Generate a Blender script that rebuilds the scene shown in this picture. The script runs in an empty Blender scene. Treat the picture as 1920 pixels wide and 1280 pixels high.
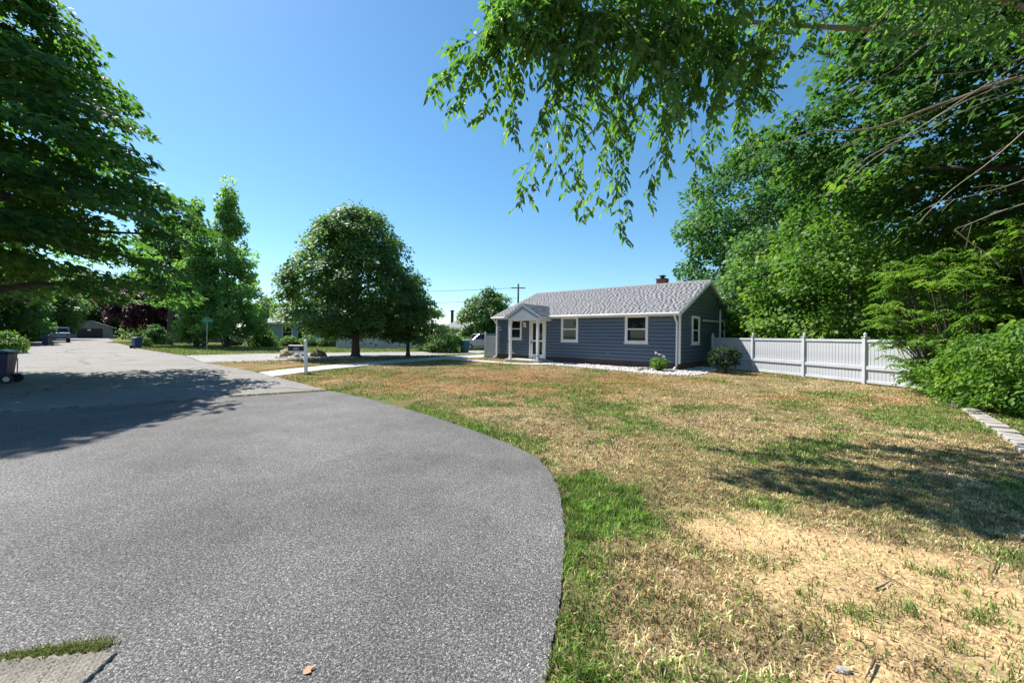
import bpy, math, random
import numpy as np
from mathutils import Vector, Matrix

# ------------------------------------------------------------------ camera, sky, sun, exposure
scn = bpy.context.scene
COL = scn.collection
F, H0, ROLL, CH = 760.0, 628.4, 0.012, 1.55         # focal length and horizon in photo pixels, roll, eye height
cam_d = bpy.data.cameras.new("camera"); cam = bpy.data.objects.new("camera", cam_d); COL.objects.link(cam)
cam_d.sensor_width = 36.0; cam_d.lens = 36.0 * F / 1920.0
cam_d.shift_y = (H0 - 640.0) / 1920.0
cam_d.clip_start = 0.05; cam_d.clip_end = 3000.0
cam.matrix_world = Matrix.Translation((0, 0, CH)) @ Matrix.Rotation(math.pi / 2, 4, 'X') @ Matrix.Rotation(ROLL, 4, 'Z')
scn.camera = cam

SUN_AZ, SUN_EL = -55.0, 51.0                         # degrees clockwise from +Y, elevation
world = bpy.data.worlds.new("World"); scn.world = world; world.use_nodes = True
wn = world.node_tree; bg = wn.nodes['Background']
sky = wn.nodes.new('ShaderNodeTexSky'); sky.sky_type = 'NISHITA'; sky.sun_disc = False
sky.sun_elevation = math.radians(SUN_EL); sky.sun_rotation = math.radians(SUN_AZ)
sky.altitude = 0.0; sky.air_density = 1.0; sky.dust_density = 0.25; sky.ozone_density = 6.0
hs = wn.nodes.new('ShaderNodeHueSaturation'); hs.inputs['Saturation'].default_value = 1.1; hs.inputs['Hue'].default_value = 0.488
wn.links.new(sky.outputs[0], hs.inputs['Color']); wn.links.new(hs.outputs[0], bg.inputs[0])
bg.inputs[1].default_value = 0.084
sun_d = bpy.data.lights.new("sun", 'SUN'); sun = bpy.data.objects.new("sun", sun_d); COL.objects.link(sun)
sun_d.energy = 5.0; sun_d.angle = math.radians(0.55); sun_d.color = (1.0, 0.95, 0.87)
_az, _el = math.radians(SUN_AZ), math.radians(SUN_EL)
SDIR = Vector((math.sin(_az) * math.cos(_el), math.cos(_az) * math.cos(_el), math.sin(_el)))
sun.rotation_euler = SDIR.to_track_quat('Z', 'Y').to_euler(); sun.location = (-30, 20, 45)
scn.view_settings.view_transform = 'Standard'; scn.view_settings.look = 'None'
scn.view_settings.exposure = 1.08; scn.view_settings.gamma = 1.0
scn.render.engine = 'CYCLES'
try:
    scn.cycles.max_bounces = 8; scn.cycles.transparent_max_bounces = 8
except Exception:
    pass

R = math.radians
rng = np.random.default_rng(7); random.seed(7)

# ------------------------------------------------------------------ helpers
def ray(px, py):
    c, s = math.cos(ROLL), math.sin(ROLL); dx, dy = px - 960, py - 640
    u = c * dx + s * dy; v = -s * dx + c * dy - (H0 - 640)
    return u / F, -v / F
def G(px, py, z=0.0):                                # where a sight line meets the level z
    u, v = ray(px, py); Y = (z - CH) / v
    return (u * Y, Y)
def at(px, py, Y):                                   # the point at distance Y along a sight line
    u, v = ray(px, py); return Vector((u * Y, Y, CH + v * Y))

def mesh_np(name, verts, faces, mat=None, attrs=None, smooth=False, parent=None):
    """verts (N,3); faces (M,k) array or list of arrays; attrs {name:(type,data)} on points"""
    me = bpy.data.meshes.new(name)
    verts = np.asarray(verts, dtype=np.float32)
    fl = faces if isinstance(faces, list) else [faces]
    fl = [np.asarray(f, dtype=np.int32) for f in fl if len(f)]
    loops = np.concatenate([f.ravel() for f in fl]); tot = np.concatenate([np.full(len(f), f.shape[1], dtype=np.int32) for f in fl])
    st = np.concatenate([[0], np.cumsum(tot)[:-1]]).astype(np.int32)
    me.vertices.add(len(verts)); me.vertices.foreach_set('co', verts.ravel())
    me.loops.add(len(loops)); me.loops.foreach_set('vertex_index', loops)
    me.polygons.add(len(tot)); me.polygons.foreach_set('loop_start', st)
    try: me.polygons.foreach_set('loop_total', tot)
    except Exception: pass
    if attrs:
        for k, (ty, d) in attrs.items():
            a = me.attributes.new(k, ty, 'POINT')
            a.data.foreach_set('color' if 'COLOR' in ty else 'value', np.asarray(d, dtype=np.float32).ravel())
    if smooth: me.polygons.foreach_set('use_smooth', np.ones(len(tot), dtype=bool))
    me.update(calc_edges=True); me.validate()
    if mat: me.materials.append(mat)
    o = bpy.data.objects.new(name, me); COL.objects.link(o)
    if parent: o.parent = parent
    return o

class MB:
    """collects simple solids into one mesh"""
    def __init__(s): s.v = []; s.f = []
    def add(s, vs, fs):
        n = len(s.v); s.v += [tuple(p) for p in vs]; s.f += [tuple(i + n for i in f) for f in fs]; return s
    def box(s, x0, x1, y0, y1, z0, z1):
        vs = [(x0,y0,z0),(x1,y0,z0),(x1,y1,z0),(x0,y1,z0),(x0,y0,z1),(x1,y0,z1),(x1,y1,z1),(x0,y1,z1)]
        return s.add(vs, [(3,2,1,0),(4,5,6,7),(0,1,5,4),(1,2,6,5),(2,3,7,6),(3,0,4,7)])
    def hexa(s, vs): return s.add(vs, [(3,2,1,0),(4,5,6,7),(0,1,5,4),(1,2,6,5),(2,3,7,6),(3,0,4,7)])
    def prism(s, poly, axis, a, b):
        """poly 2-D ccw, extruded along axis ('x','y','z') from a to b"""
        n = len(poly)
        def p(q, t): return {'x': (t, q[0], q[1]), 'y': (q[0], t, q[1]), 'z': (q[0], q[1], t)}[axis]
        vs = [p(q, a) for q in poly] + [p(q, b) for q in poly]
        return s.add(vs, [tuple(range(n))[::-1], tuple(range(n, 2*n))] + [(i, (i+1) % n, n + (i+1) % n, n + i) for i in range(n)])
    def tube(s, pts, rad, n=8, cap=True):
        pts = [Vector(p) for p in pts]
        if not hasattr(rad, '__len__'): rad = [rad] * len(pts)
        base = len(s.v); up = None
        for i, p in enumerate(pts):
            d = (pts[min(i+1, len(pts)-1)] - pts[max(i-1, 0)])
            d = d.normalized() if d.length > 1e-9 else Vector((0,0,1))
            if up is None: up = Vector((1,0,0)) if abs(d.x) < .8 else Vector((0,1,0))
            a = (up - d * up.dot(d)).normalized(); up = a; b = d.cross(a)
            for k in range(n):
                t = 2 * math.pi * k / n; q = p + (a * math.cos(t) + b * math.sin(t)) * rad[i]; s.v.append(tuple(q))
        for i in range(len(pts) - 1):
            for k in range(n):
                s.f.append((base+i*n+k, base+i*n+(k+1)%n, base+(i+1)*n+(k+1)%n, base+(i+1)*n+k))
        if cap:
            s.f.append(tuple(base + k for k in range(n))[::-1]); e = base + (len(pts)-1)*n; s.f.append(tuple(e + k for k in range(n)))
        return s
    def build(s, name, mat, parent=None, smooth=False, bevel=0):
        me = bpy.data.meshes.new(name); me.from_pydata(s.v, [], s.f); me.update()
        if mat: me.materials.append(mat)
        if smooth: me.polygons.foreach_set('use_smooth', [True] * len(me.polygons))
        o = bpy.data.objects.new(name, me); COL.objects.link(o)
        if parent: o.parent = parent
        if bevel:
            b = o.modifiers.new('bevel', 'BEVEL'); b.width = bevel; b.segments = 2; b.limit_method = 'ANGLE'
        return o

def tag(o, label, cat, group=None):
    o['label'] = label; o['category'] = cat
    if group: o['group'] = group
    return o
def struct(o, kind='structure', label=None):
    o['kind'] = kind
    if label: o['label'] = label
    return o
def empty(name, loc=(0,0,0), rz=0.0):
    e = bpy.data.objects.new(name, None); COL.objects.link(e); e.location = loc; e.rotation_euler = (0,0,rz); e.empty_display_size = .2
    return e
def thing(name, label, cat, loc=(0,0,0), rz=0.0, group=None): return tag(empty(name, loc, rz), label, cat, group)
def share(o, parent=None, loc=None, rot=None, scale=None):
    c = o.copy(); COL.objects.link(c); c.parent = parent if parent is not None else o.parent
    if loc is not None: c.location = loc
    if rot is not None: c.rotation_euler = rot
    if scale is not None: c.scale = scale
    return c

# value noise for patches on the ground
_perm = np.random.default_rng(3).random((256, 256))
def vnoise(x, y):
    xi = np.floor(x).astype(int); yi = np.floor(y).astype(int); fx = x - xi; fy = y - yi
    fx = fx*fx*(3-2*fx); fy = fy*fy*(3-2*fy); g = lambda a, b: _perm[a % 256, b % 256]
    return (g(xi,yi)*(1-fx)+g(xi+1,yi)*fx)*(1-fy) + (g(xi,yi+1)*(1-fx)+g(xi+1,yi+1)*fx)*fy
def fbm(x, y, o=4):
    s = 0; a = .5; t = 0
    for i in range(o): s = s + a*vnoise(x*2**i+17*i, y*2**i+5*i); t += a; a *= .5
    return s / t
def sstep(a, b, x): t = np.clip((x-a)/(b-a), 0, 1); return t*t*(3-2*t)

# ------------------------------------------------------------------ materials
def newmat(name):
    m = bpy.data.materials.new(name); m.use_nodes = True; nt = m.node_tree
    return m, nt, nt.nodes['Principled BSDF']
def nd(nt, ty, **kw):
    n = nt.nodes.new(ty)
    for k, v in kw.items():
        if k in n.inputs: n.inputs[k].default_value = v
        else: setattr(n, k, v)
    return n
def ramp(nt, stops):
    r = nt.nodes.new('ShaderNodeValToRGB'); e = r.color_ramp.elements
    while len(e) < len(stops): e.new(.5)
    for el, (p, c) in zip(e, stops): el.position = p; el.color = (*c, 1)
    return r
def pbr(name, col, rough=.6, var=.12, scale=6.0, bump=0.0, bscale=60.0, metal=0.0, spec=.5, coat=0.0):
    m, nt, b = newmat(name)
    tc = nd(nt, 'ShaderNodeTexCoord'); no = nd(nt, 'ShaderNodeTexNoise', Scale=scale, Detail=6.0, Roughness=.65)
    nt.links.new(tc.outputs['Object'], no.inputs['Vector'])
    lo = tuple(c*(1-var) for c in col); hi = tuple(min(1, c*(1+var)) for c in col)
    r = ramp(nt, [(.3, lo), (.7, hi)]); nt.links.new(no.outputs['Fac'], r.inputs[0]); nt.links.new(r.outputs[0], b.inputs['Base Color'])
    b.inputs['Roughness'].default_value = rough; b.inputs['Metallic'].default_value = metal
    b.inputs['Specular IOR Level'].default_value = spec
    if coat: b.inputs['Coat Weight'].default_value = coat
    if bump:
        n2 = nd(nt, 'ShaderNodeTexNoise', Scale=bscale, Detail=5.0); nt.links.new(tc.outputs['Object'], n2.inputs['Vector'])
        bp = nd(nt, 'ShaderNodeBump', Strength=bump, Distance=.02); nt.links.new(n2.outputs['Fac'], bp.inputs['Height']); nt.links.new(bp.outputs[0], b.inputs['Normal'])
    return m
def leafmat(name, dark, mid, light, trans=.35, tcol=None, rough=.52, spec=.22):
    m, nt, b = newmat(name)
    at_ = nd(nt, 'ShaderNodeAttribute', attribute_name='tone')
    r = ramp(nt, [(0, dark), (.5, mid), (1, light)]); nt.links.new(at_.outputs['Fac'], r.inputs[0])
    nt.links.new(r.outputs[0], b.inputs['Base Color']); b.inputs['Roughness'].default_value = rough; b.inputs['Specular IOR Level'].default_value = spec
    t = nd(nt, 'ShaderNodeBsdfTranslucent')
    mx = nd(nt, 'ShaderNodeMix', data_type='RGBA', blend_type='MULTIPLY'); mx.inputs[0].default_value = 1.0
    nt.links.new(r.outputs[0], mx.inputs[6]); mx.inputs[7].default_value = (*(tcol or (1.75, 2.0, .75)), 1)
    nt.links.new(mx.outputs[2], t.inputs['Color'])
    ms = nd(nt, 'ShaderNodeMixShader'); ms.inputs[0].default_value = trans
    nt.links.new(b.outputs[0], ms.inputs[1]); nt.links.new(t.outputs[0], ms.inputs[2]); nt.links.new(ms.outputs[0], nt.nodes['Material Output'].inputs['Surface'])
    return m

def asphalt(name, base, hi, patch=.35, bump=.6, warm=(1.0,1.0,1.0), crack=0.0):
    m, nt, b = newmat(name)
    tc = nd(nt, 'ShaderNodeTexCoord')
    v = nd(nt, 'ShaderNodeTexVoronoi', Scale=175.0); nt.links.new(tc.outputs['Object'], v.inputs['Vector'])
    sep = nd(nt, 'ShaderNodeSeparateColor'); nt.links.new(v.outputs['Color'], sep.inputs[0])
    k = lambda f: tuple(base*f*w for w in warm)
    r = ramp(nt, [(0, k(.45)), (.5, k(.95)), (.85, k(1.35)), (1, tuple(hi*w for w in warm))]); nt.links.new(sep.outputs[0], r.inputs[0])
    n1 = nd(nt, 'ShaderNodeTexNoise', Scale=.45, Detail=8.0, Roughness=.62); nt.links.new(tc.outputs['Object'], n1.inputs['Vector'])
    r1 = ramp(nt, [(.3, (1-patch,)*3), (.7, (1+patch,)*3)]); nt.links.new(n1.outputs['Fac'], r1.inputs[0])
    mx = nd(nt, 'ShaderNodeMix', data_type='RGBA', blend_type='MULTIPLY'); mx.inputs[0].default_value = 1.0
    nt.links.new(r.outputs[0], mx.inputs[6]); nt.links.new(r1.outputs[0], mx.inputs[7]); 
    nf = nd(nt, 'ShaderNodeTexNoise', Scale=70.0, Detail=6.0, Roughness=.8); nt.links.new(tc.outputs['Object'], nf.inputs['Vector'])
    rf_ = ramp(nt, [(.40,(.25,.25,.26)),(.5,(.95,.95,.95)),(.60,(2.0,1.98,1.95))]); nt.links.new(nf.outputs['Fac'], rf_.inputs[0])
    mf = nd(nt, 'ShaderNodeMix', data_type='RGBA', blend_type='MULTIPLY'); mf.inputs[0].default_value = .9
    nt.links.new(mx.outputs[2], mf.inputs[6]); nt.links.new(rf_.outputs[0], mf.inputs[7]); mx = mf
    # pale worn drifts and dark stains of their own shape
    n3 = nd(nt, 'ShaderNodeTexNoise', Scale=2.6, Detail=9.0, Roughness=.72, Distortion=.6); nt.links.new(tc.outputs['Object'], n3.inputs['Vector'])
    r3 = ramp(nt, [(.30,(.74,.74,.75)),(.45,(.98,.98,.98)),(.6,(1.0,1.0,1.0)),(.74,(1.42,1.40,1.36))]); nt.links.new(n3.outputs['Fac'], r3.inputs[0])
    m3 = nd(nt, 'ShaderNodeMix', data_type='RGBA', blend_type='MULTIPLY'); m3.inputs[0].default_value = .85
    nt.links.new(mx.outputs[2], m3.inputs[6]); nt.links.new(r3.outputs[0], m3.inputs[7]); last = m3.outputs[2]
    if crack:
        nw = nd(nt, 'ShaderNodeTexNoise', Scale=1.3, Detail=6.0); nt.links.new(tc.outputs['Object'], nw.inputs['Vector'])
        ad = nd(nt, 'ShaderNodeVectorMath', operation='MULTIPLY_ADD'); nt.links.new(nw.outputs['Color'], ad.inputs[0]); ad.inputs[1].default_value = (1.1,1.1,0); nt.links.new(tc.outputs['Object'], ad.inputs[2])
        vc = nd(nt, 'ShaderNodeTexVoronoi', Scale=crack, feature='DISTANCE_TO_EDGE'); nt.links.new(ad.outputs[0], vc.inputs['Vector'])
        rc = ramp(nt, [(0,(.35,.35,.35)),(.006,(.5,.5,.5)),(.011,(1,1,1))]); nt.links.new(vc.outputs['Distance'], rc.inputs[0])
        m4 = nd(nt, 'ShaderNodeMix', data_type='RGBA', blend_type='MULTIPLY'); m4.inputs[0].default_value = 1.0
        nt.links.new(last, m4.inputs[6]); nt.links.new(rc.outputs[0], m4.inputs[7]); last = m4.outputs[2]
    nt.links.new(last, b.inputs['Base Color'])
    b.inputs['Roughness'].default_value = .85; b.inputs['Specular IOR Level'].default_value = .3
    v2 = nd(nt, 'ShaderNodeTexVoronoi', Scale=175.0); nt.links.new(tc.outputs['Object'], v2.inputs['Vector'])
    bp = nd(nt, 'ShaderNodeBump', Strength=bump, Distance=.006); bp.invert = True
    nt.links.new(v2.outputs['Distance'], bp.inputs['Height']); nt.links.new(bp.outputs[0], b.inputs['Normal'])
    return m

M = {}
M['asphalt_drive'] = asphalt('asphalt_drive', .105, .30, .38, .8, (1.03,1.0,.98))
M['asphalt_road'] = asphalt('asphalt_road', .165, .33, .18, .5, (1.06,1.0,.94), .22)
M['asphalt_side'] = asphalt('asphalt_side', .24, .45, .15, .4, (1.0,.98,.95))
M['concrete'] = pbr('concrete', (.40,.39,.36), .85, .18, 3.0, .4, 80)
M['concrete_rib'] = pbr('concrete_rib', (.19,.175,.15), .9, .4, 9.0, .5, 120)
M['siding'] = pbr('siding', (.095,.132,.19), .42, .07, 2.0, .08, 40, spec=.4)
M['siding_pale'] = pbr('siding_pale', (.36,.46,.56), .6, .06, 2.0)
M['white'] = pbr('white', (.80,.80,.79), .4, .04, 3.0, spec=.4)
M['vinyl'] = pbr('vinyl', (.45,.47,.50), .4, .16, 1.6, spec=.45)
M['brick'] = pbr('brick', (.085,.055,.05), .85, .35, 14.0, .5, 60)
M['chimney_brick'] = pbr('chimney_brick', (.33,.11,.075), .85, .3, 20.0, .5, 60)
M['metal_dark'] = pbr('metal_dark', (.05,.05,.055), .45, .1, 8, metal=.6)
M['metal_grey'] = pbr('metal_grey', (.35,.36,.37), .4, .1, 8, metal=.8)
M['black'] = pbr('black', (.018,.018,.02), .5, .2, 8)
M['bark'] = pbr('bark', (.085,.065,.05), .9, .35, 9.0, .8, 30)
M['bark_pale'] = pbr('bark_pale', (.24,.19,.14), .85, .3, 14.0, .5, 40)
M['twig_pale'] = pbr('twig_pale', (.30,.25,.19), .8, .25, 20.0)
M['wood'] = pbr('wood', (.30,.20,.12), .8, .25, 5.0, .3, 30)
M['bin_navy'] = pbr('bin_navy', (.012,.02,.06), .38, .15, 4.0)
M['bin_lid'] = pbr('bin_lid', (.02,.045,.09), .35, .15, 4.0)
M['bin_teal'] = pbr('bin_teal', (.01,.12,.12), .4, .15, 4.0)
M['bin_blue'] = pbr('bin_blue', (.012,.05,.16), .4, .15, 4.0)
M['bin_green'] = pbr('bin_green', (.03,.13,.05), .4, .15, 4.0)
M['rubber'] = pbr('rubber', (.02,.02,.02), .8, .2, 8)
M['car_blue'] = pbr('car_blue', (.03,.16,.33), .25, .05, 2, coat=.6)
M['car_black'] = pbr('car_black', (.01,.01,.014), .22, .05, 2, coat=.6)
M['car_silver'] = pbr('car_silver', (.45,.47,.49), .3, .05, 2, metal=.5, coat=.5)
M['sign_green'] = pbr('sign_green', (.02,.25,.16), .4, .08, 4)
M['boulder'] = pbr('boulder', (.26,.20,.12), .9, .35, 6.0, .7, 20)
M['pebble'] = pbr('pebble', (.52,.48,.45), .8, .35, 3.0)
M['edge_stone'] = pbr('edge_stone', (.30,.275,.25), .9, .25, 7.0, .6, 40)
M['soffit'] = pbr('soffit', (.72,.72,.70), .6, .04, 3)
M['beige'] = pbr('beige', (.50,.47,.40), .7, .06, 3)
M['garage_wall'] = pbr('garage_wall', (.19,.20,.17), .8, .1, 3)
M['door_dark'] = pbr('door_dark', (.02,.018,.02), .5, .2, 3)
M['interior'] = pbr('interior', (.10,.09,.08), .9, .3, 2)
M['curtain'] = pbr('curtain', (.55,.53,.50), .9, .1, 4)

def glassmat():
    m, nt, b = newmat('glass')
    b.inputs['Base Color'].default_value = (.012,.015,.018,1); b.inputs['Roughness'].default_value = .03; b.inputs['Specular IOR Level'].default_value = .6
    return m
M['glass'] = glassmat()
def roofmat():
    m, nt, b = newmat('shingle')
    a = nd(nt, 'ShaderNodeAttribute', attribute_name='tone'); r = ramp(nt, [(0,(.17,.17,.185)),(.5,(.235,.235,.25)),(1,(.32,.318,.335))])
    tc = nd(nt, 'ShaderNodeTexCoord'); n = nd(nt, 'ShaderNodeTexNoise', Scale=90.0, Detail=3.0); nt.links.new(tc.outputs['Object'], n.inputs['Vector'])
    mm = nd(nt, 'ShaderNodeMath', operation='MULTIPLY_ADD'); nt.links.new(n.outputs['Fac'], mm.inputs[0]); mm.inputs[1].default_value = .35
    m2 = nd(nt, 'ShaderNodeMath', operation='SUBTRACT'); nt.links.new(a.outputs['Fac'], m2.inputs[0]); m2.inputs[1].default_value = .18; nt.links.new(m2.outputs[0], mm.inputs[2])
    nt.links.new(mm.outputs[0], r.inputs[0]); nt.links.new(r.outputs[0], b.inputs['Base Color']); b.inputs['Roughness'].default_value = .9
    bp = nd(nt, 'ShaderNodeBump', Strength=.15, Distance=.004); nt.links.new(n.outputs['Fac'], bp.inputs['Height']); nt.links.new(bp.outputs[0], b.inputs['Normal'])
    return m
M['shingle'] = roofmat()
M['leaf_maple'] = leafmat('leaf_maple', (0.035, 0.085, 0.032), (0.08, 0.17, 0.05), (0.2, 0.29, 0.07), 0.5)
M['leaf_mid'] = leafmat('leaf_mid', (0.045, 0.1, 0.045), (0.09, 0.175, 0.065), (0.22, 0.3, 0.08), 0.46)
M['leaf_cherry'] = leafmat('leaf_cherry', (.045,.11,.035), (.09,.185,.055), (.19,.30,.08), .45)
M['leaf_bright'] = leafmat('leaf_bright', (0.045, 0.11, 0.02), (0.095, 0.19, 0.03), (0.21, 0.3, 0.05), 0.36)
M['leaf_light'] = leafmat('leaf_light', (.032,.09,.03), (.065,.15,.05), (.14,.23,.075), .38)
M['leaf_shrub'] = leafmat('leaf_shrub', (0.034, 0.085, 0.026), (0.068, 0.145, 0.04), (0.15, 0.24, 0.06), 0.38)
M['leaf_dark'] = leafmat('leaf_dark', (0.010,0.026,0.009), (0.021,0.047,0.016), (0.039,0.078,0.023), .25)
M['leaf_purple'] = leafmat('leaf_purple', (0.03, 0.012, 0.018), (0.07, 0.026, 0.036), (0.16, 0.07, 0.07), 0.25, (1.6,.9,.8))
M['leaf_tulip'] = leafmat('leaf_tulip', (0.09, 0.18, 0.06), (0.16, 0.28, 0.09), (0.27, 0.39, 0.13), 0.46)
M['leaf_canopy'] = leafmat('leaf_canopy', (.020,.055,.020), (.045,.11,.034), (.14,.22,.05), .42)
M['leaf_spruce'] = leafmat('leaf_spruce', (0.044,0.087,0.066), (0.114,0.179,0.130), (0.280,0.373,0.261), .2)
M['petal'] = leafmat('petal', (0.500,0.500,0.500), (0.650,0.650,0.660), (0.800,0.800,0.800), .3, (1,1,1))
def blademat():
    m, nt, b = newmat('grass_blade')
    a = nd(nt, 'ShaderNodeAttribute', attribute_name='col'); nt.links.new(a.outputs['Color'], b.inputs['Base Color']); b.inputs['Roughness'].default_value = .6; b.inputs['Specular IOR Level'].default_value = .25
    t = nd(nt, 'ShaderNodeBsdfTranslucent'); nt.links.new(a.outputs['Color'], t.inputs['Color'])
    ms = nd(nt, 'ShaderNodeMixShader'); ms.inputs[0].default_value = .3
    nt.links.new(b.outputs[0], ms.inputs[1]); nt.links.new(t.outputs[0], ms.inputs[2]); nt.links.new(ms.outputs[0], nt.nodes['Material Output'].inputs['Surface'])
    return m
M['blade'] = blademat()
def groundmat():
    m, nt, b = newmat('lawn_ground')
    a = nd(nt, 'ShaderNodeAttribute', attribute_name='col')
    tc = nd(nt, 'ShaderNodeTexCoord')
    n = nd(nt, 'ShaderNodeTexNoise', Scale=38.0, Detail=8.0, Roughness=.75); nt.links.new(tc.outputs['Object'], n.inputs['Vector'])
    r = ramp(nt, [(.3,(.30,.31,.30)),(.5,(.98,.98,.97)),(.7,(1.7,1.65,1.5))]); nt.links.new(n.outputs['Fac'], r.inputs[0])
    n2 = nd(nt, 'ShaderNodeTexNoise', Scale=3.0, Detail=7.0, Roughness=.7); nt.links.new(tc.outputs['Object'], n2.inputs['Vector'])
    r2 = ramp(nt, [(.3,(.72,.82,.7)),(.7,(1.25,1.15,1.15))]); nt.links.new(n2.outputs['Fac'], r2.inputs[0])
    mx = nd(nt, 'ShaderNodeMix', data_type='RGBA', blend_type='MULTIPLY'); mx.inputs[0].default_value = 1.0
    nt.links.new(a.outputs['Color'], mx.inputs[6]); nt.links.new(r.outputs[0], mx.inputs[7])
    m2 = nd(nt, 'ShaderNodeMix', data_type='RGBA', blend_type='MULTIPLY'); m2.inputs[0].default_value = 1.0
    nt.links.new(mx.outputs[2], m2.inputs[6]); nt.links.new(r2.outputs[0], m2.inputs[7]); nt.links.new(m2.outputs[2], b.inputs['Base Color'])
    b.inputs['Roughness'].default_value = .95; b.inputs['Specular IOR Level'].default_value = .1
    bp = nd(nt, 'ShaderNodeBump', Strength=.7, Distance=.02); nt.links.new(n.outputs['Fac'], bp.inputs['Height']); nt.links.new(bp.outputs[0], b.inputs['Normal'])
    return m
M['ground'] = groundmat()

# ------------------------------------------------------------------ ground and paving
EDGE = [(-4.83,10.84),(-3.21,9.44),(-1.62,7.77),(-.49,6.39),(.02,5.7),(.35,5.1),(.47,4.47),(.49,3.92),(.45,3.36),(.39,2.87),(.32,2.5),(.25,2.14),(.2,1.93),(.16,1.75),(.05,1.2),(-.2,.2),(-.7,-2.0),(-1.5,-5.0)]
CRACK = [(-4.83,10.84),(-6.66,9.58),(-7.59,8.76),(-9.39,7.45),(-14,3.6),(-22,-3)]
def inside(poly, x, y):
    r = np.zeros(np.shape(x), dtype=bool); n = len(poly)
    for i in range(n):
        x0, y0 = poly[i]; x1, y1 = poly[(i+1) % n]
        c = ((y0 > y) != (y1 > y)); xi = (x1-x0)*(y-y0)/((y1-y0) if y1 != y0 else 1e-9)+x0
        r ^= c & (x < xi)
    return r
def seg_dist(pts, x, y):
    d = np.full(np.shape(x), 1e9)
    for (x0,y0),(x1,y1) in zip(pts[:-1], pts[1:]):
        L2 = (x1-x0)**2+(y1-y0)**2; t = np.clip(((x-x0)*(x1-x0)+(y-y0)*(y1-y0))/L2, 0, 1)
        d = np.minimum(d, np.hypot(x-x0-t*(x1-x0), y-y0-t*(y1-y0)))
    return d
DRIVE = EDGE + [(-22,-5)] + CRACK[::-1][:-1]
R0, R1 = (-4.83,10.84), (-15.33,20.11)
ROAD = [(-4.83,10.84),(-9.41,15.25),(-12.4,17.8),(-15.33,20.11),(-21.0,25.9),(-30.4,33.4),(-51.5,52.6),(-92,92),(-98,86),(-55,46.5),(-36.3,30.4),(-28.5,23.0),(-22,14.5),(-30,5),(-26,-3),(-22,-3)] + CRACK[::-1][1:-1]
CROSS = [(-15.30,20.14),(-10.9,25.0),(-7.2,28.2),(-4.3,31.6),(-1.2,36.0),(8,48),(2,53),(-6.2,36.6),(-13.3,32.4),(-18.2,29.3),(-20.95,25.95)]
PATH_LO = [(-8.35,14.15),(-7.9,16.84),(-6.8,20.05),(-5.0,23.78),(-3.75,25.61),(-1.9,28.2),(.5,31.5)]
PATH_UP = [(-9.7,15.55),(-9.45,17.13),(-8.6,19.73),(-7.55,22.8),(-6.15,25.6),(-4.0,28.9),(-1.6,32.5)]
PATH = PATH_LO + PATH_UP[::-1]
WALK = [(-4.1,25.1),(-3.5,25.9),(-1.6,24.3),(-.35,22.75),(.9,22.15),(1.6,23.0),(2.3,22.4),(1.9,21.6),(1.15,21.35),(-.3,21.8),(-1.9,23.4)]
BED = [(1.85,21.7),(2.6,20.9),(3.64,19.75),(4.6,18.6),(5.5,17.5),(6.3,16.75),(6.95,16.45),(7.5,16.6),(8.3,17.3),(9.2,18.6),(9.9,19.6),(10.4,20.6),(10.2,21.7),(7.9,19.07),(2.2,24.1)]
PAVED = [DRIVE, ROAD, CROSS, PATH, WALK, BED]

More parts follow.
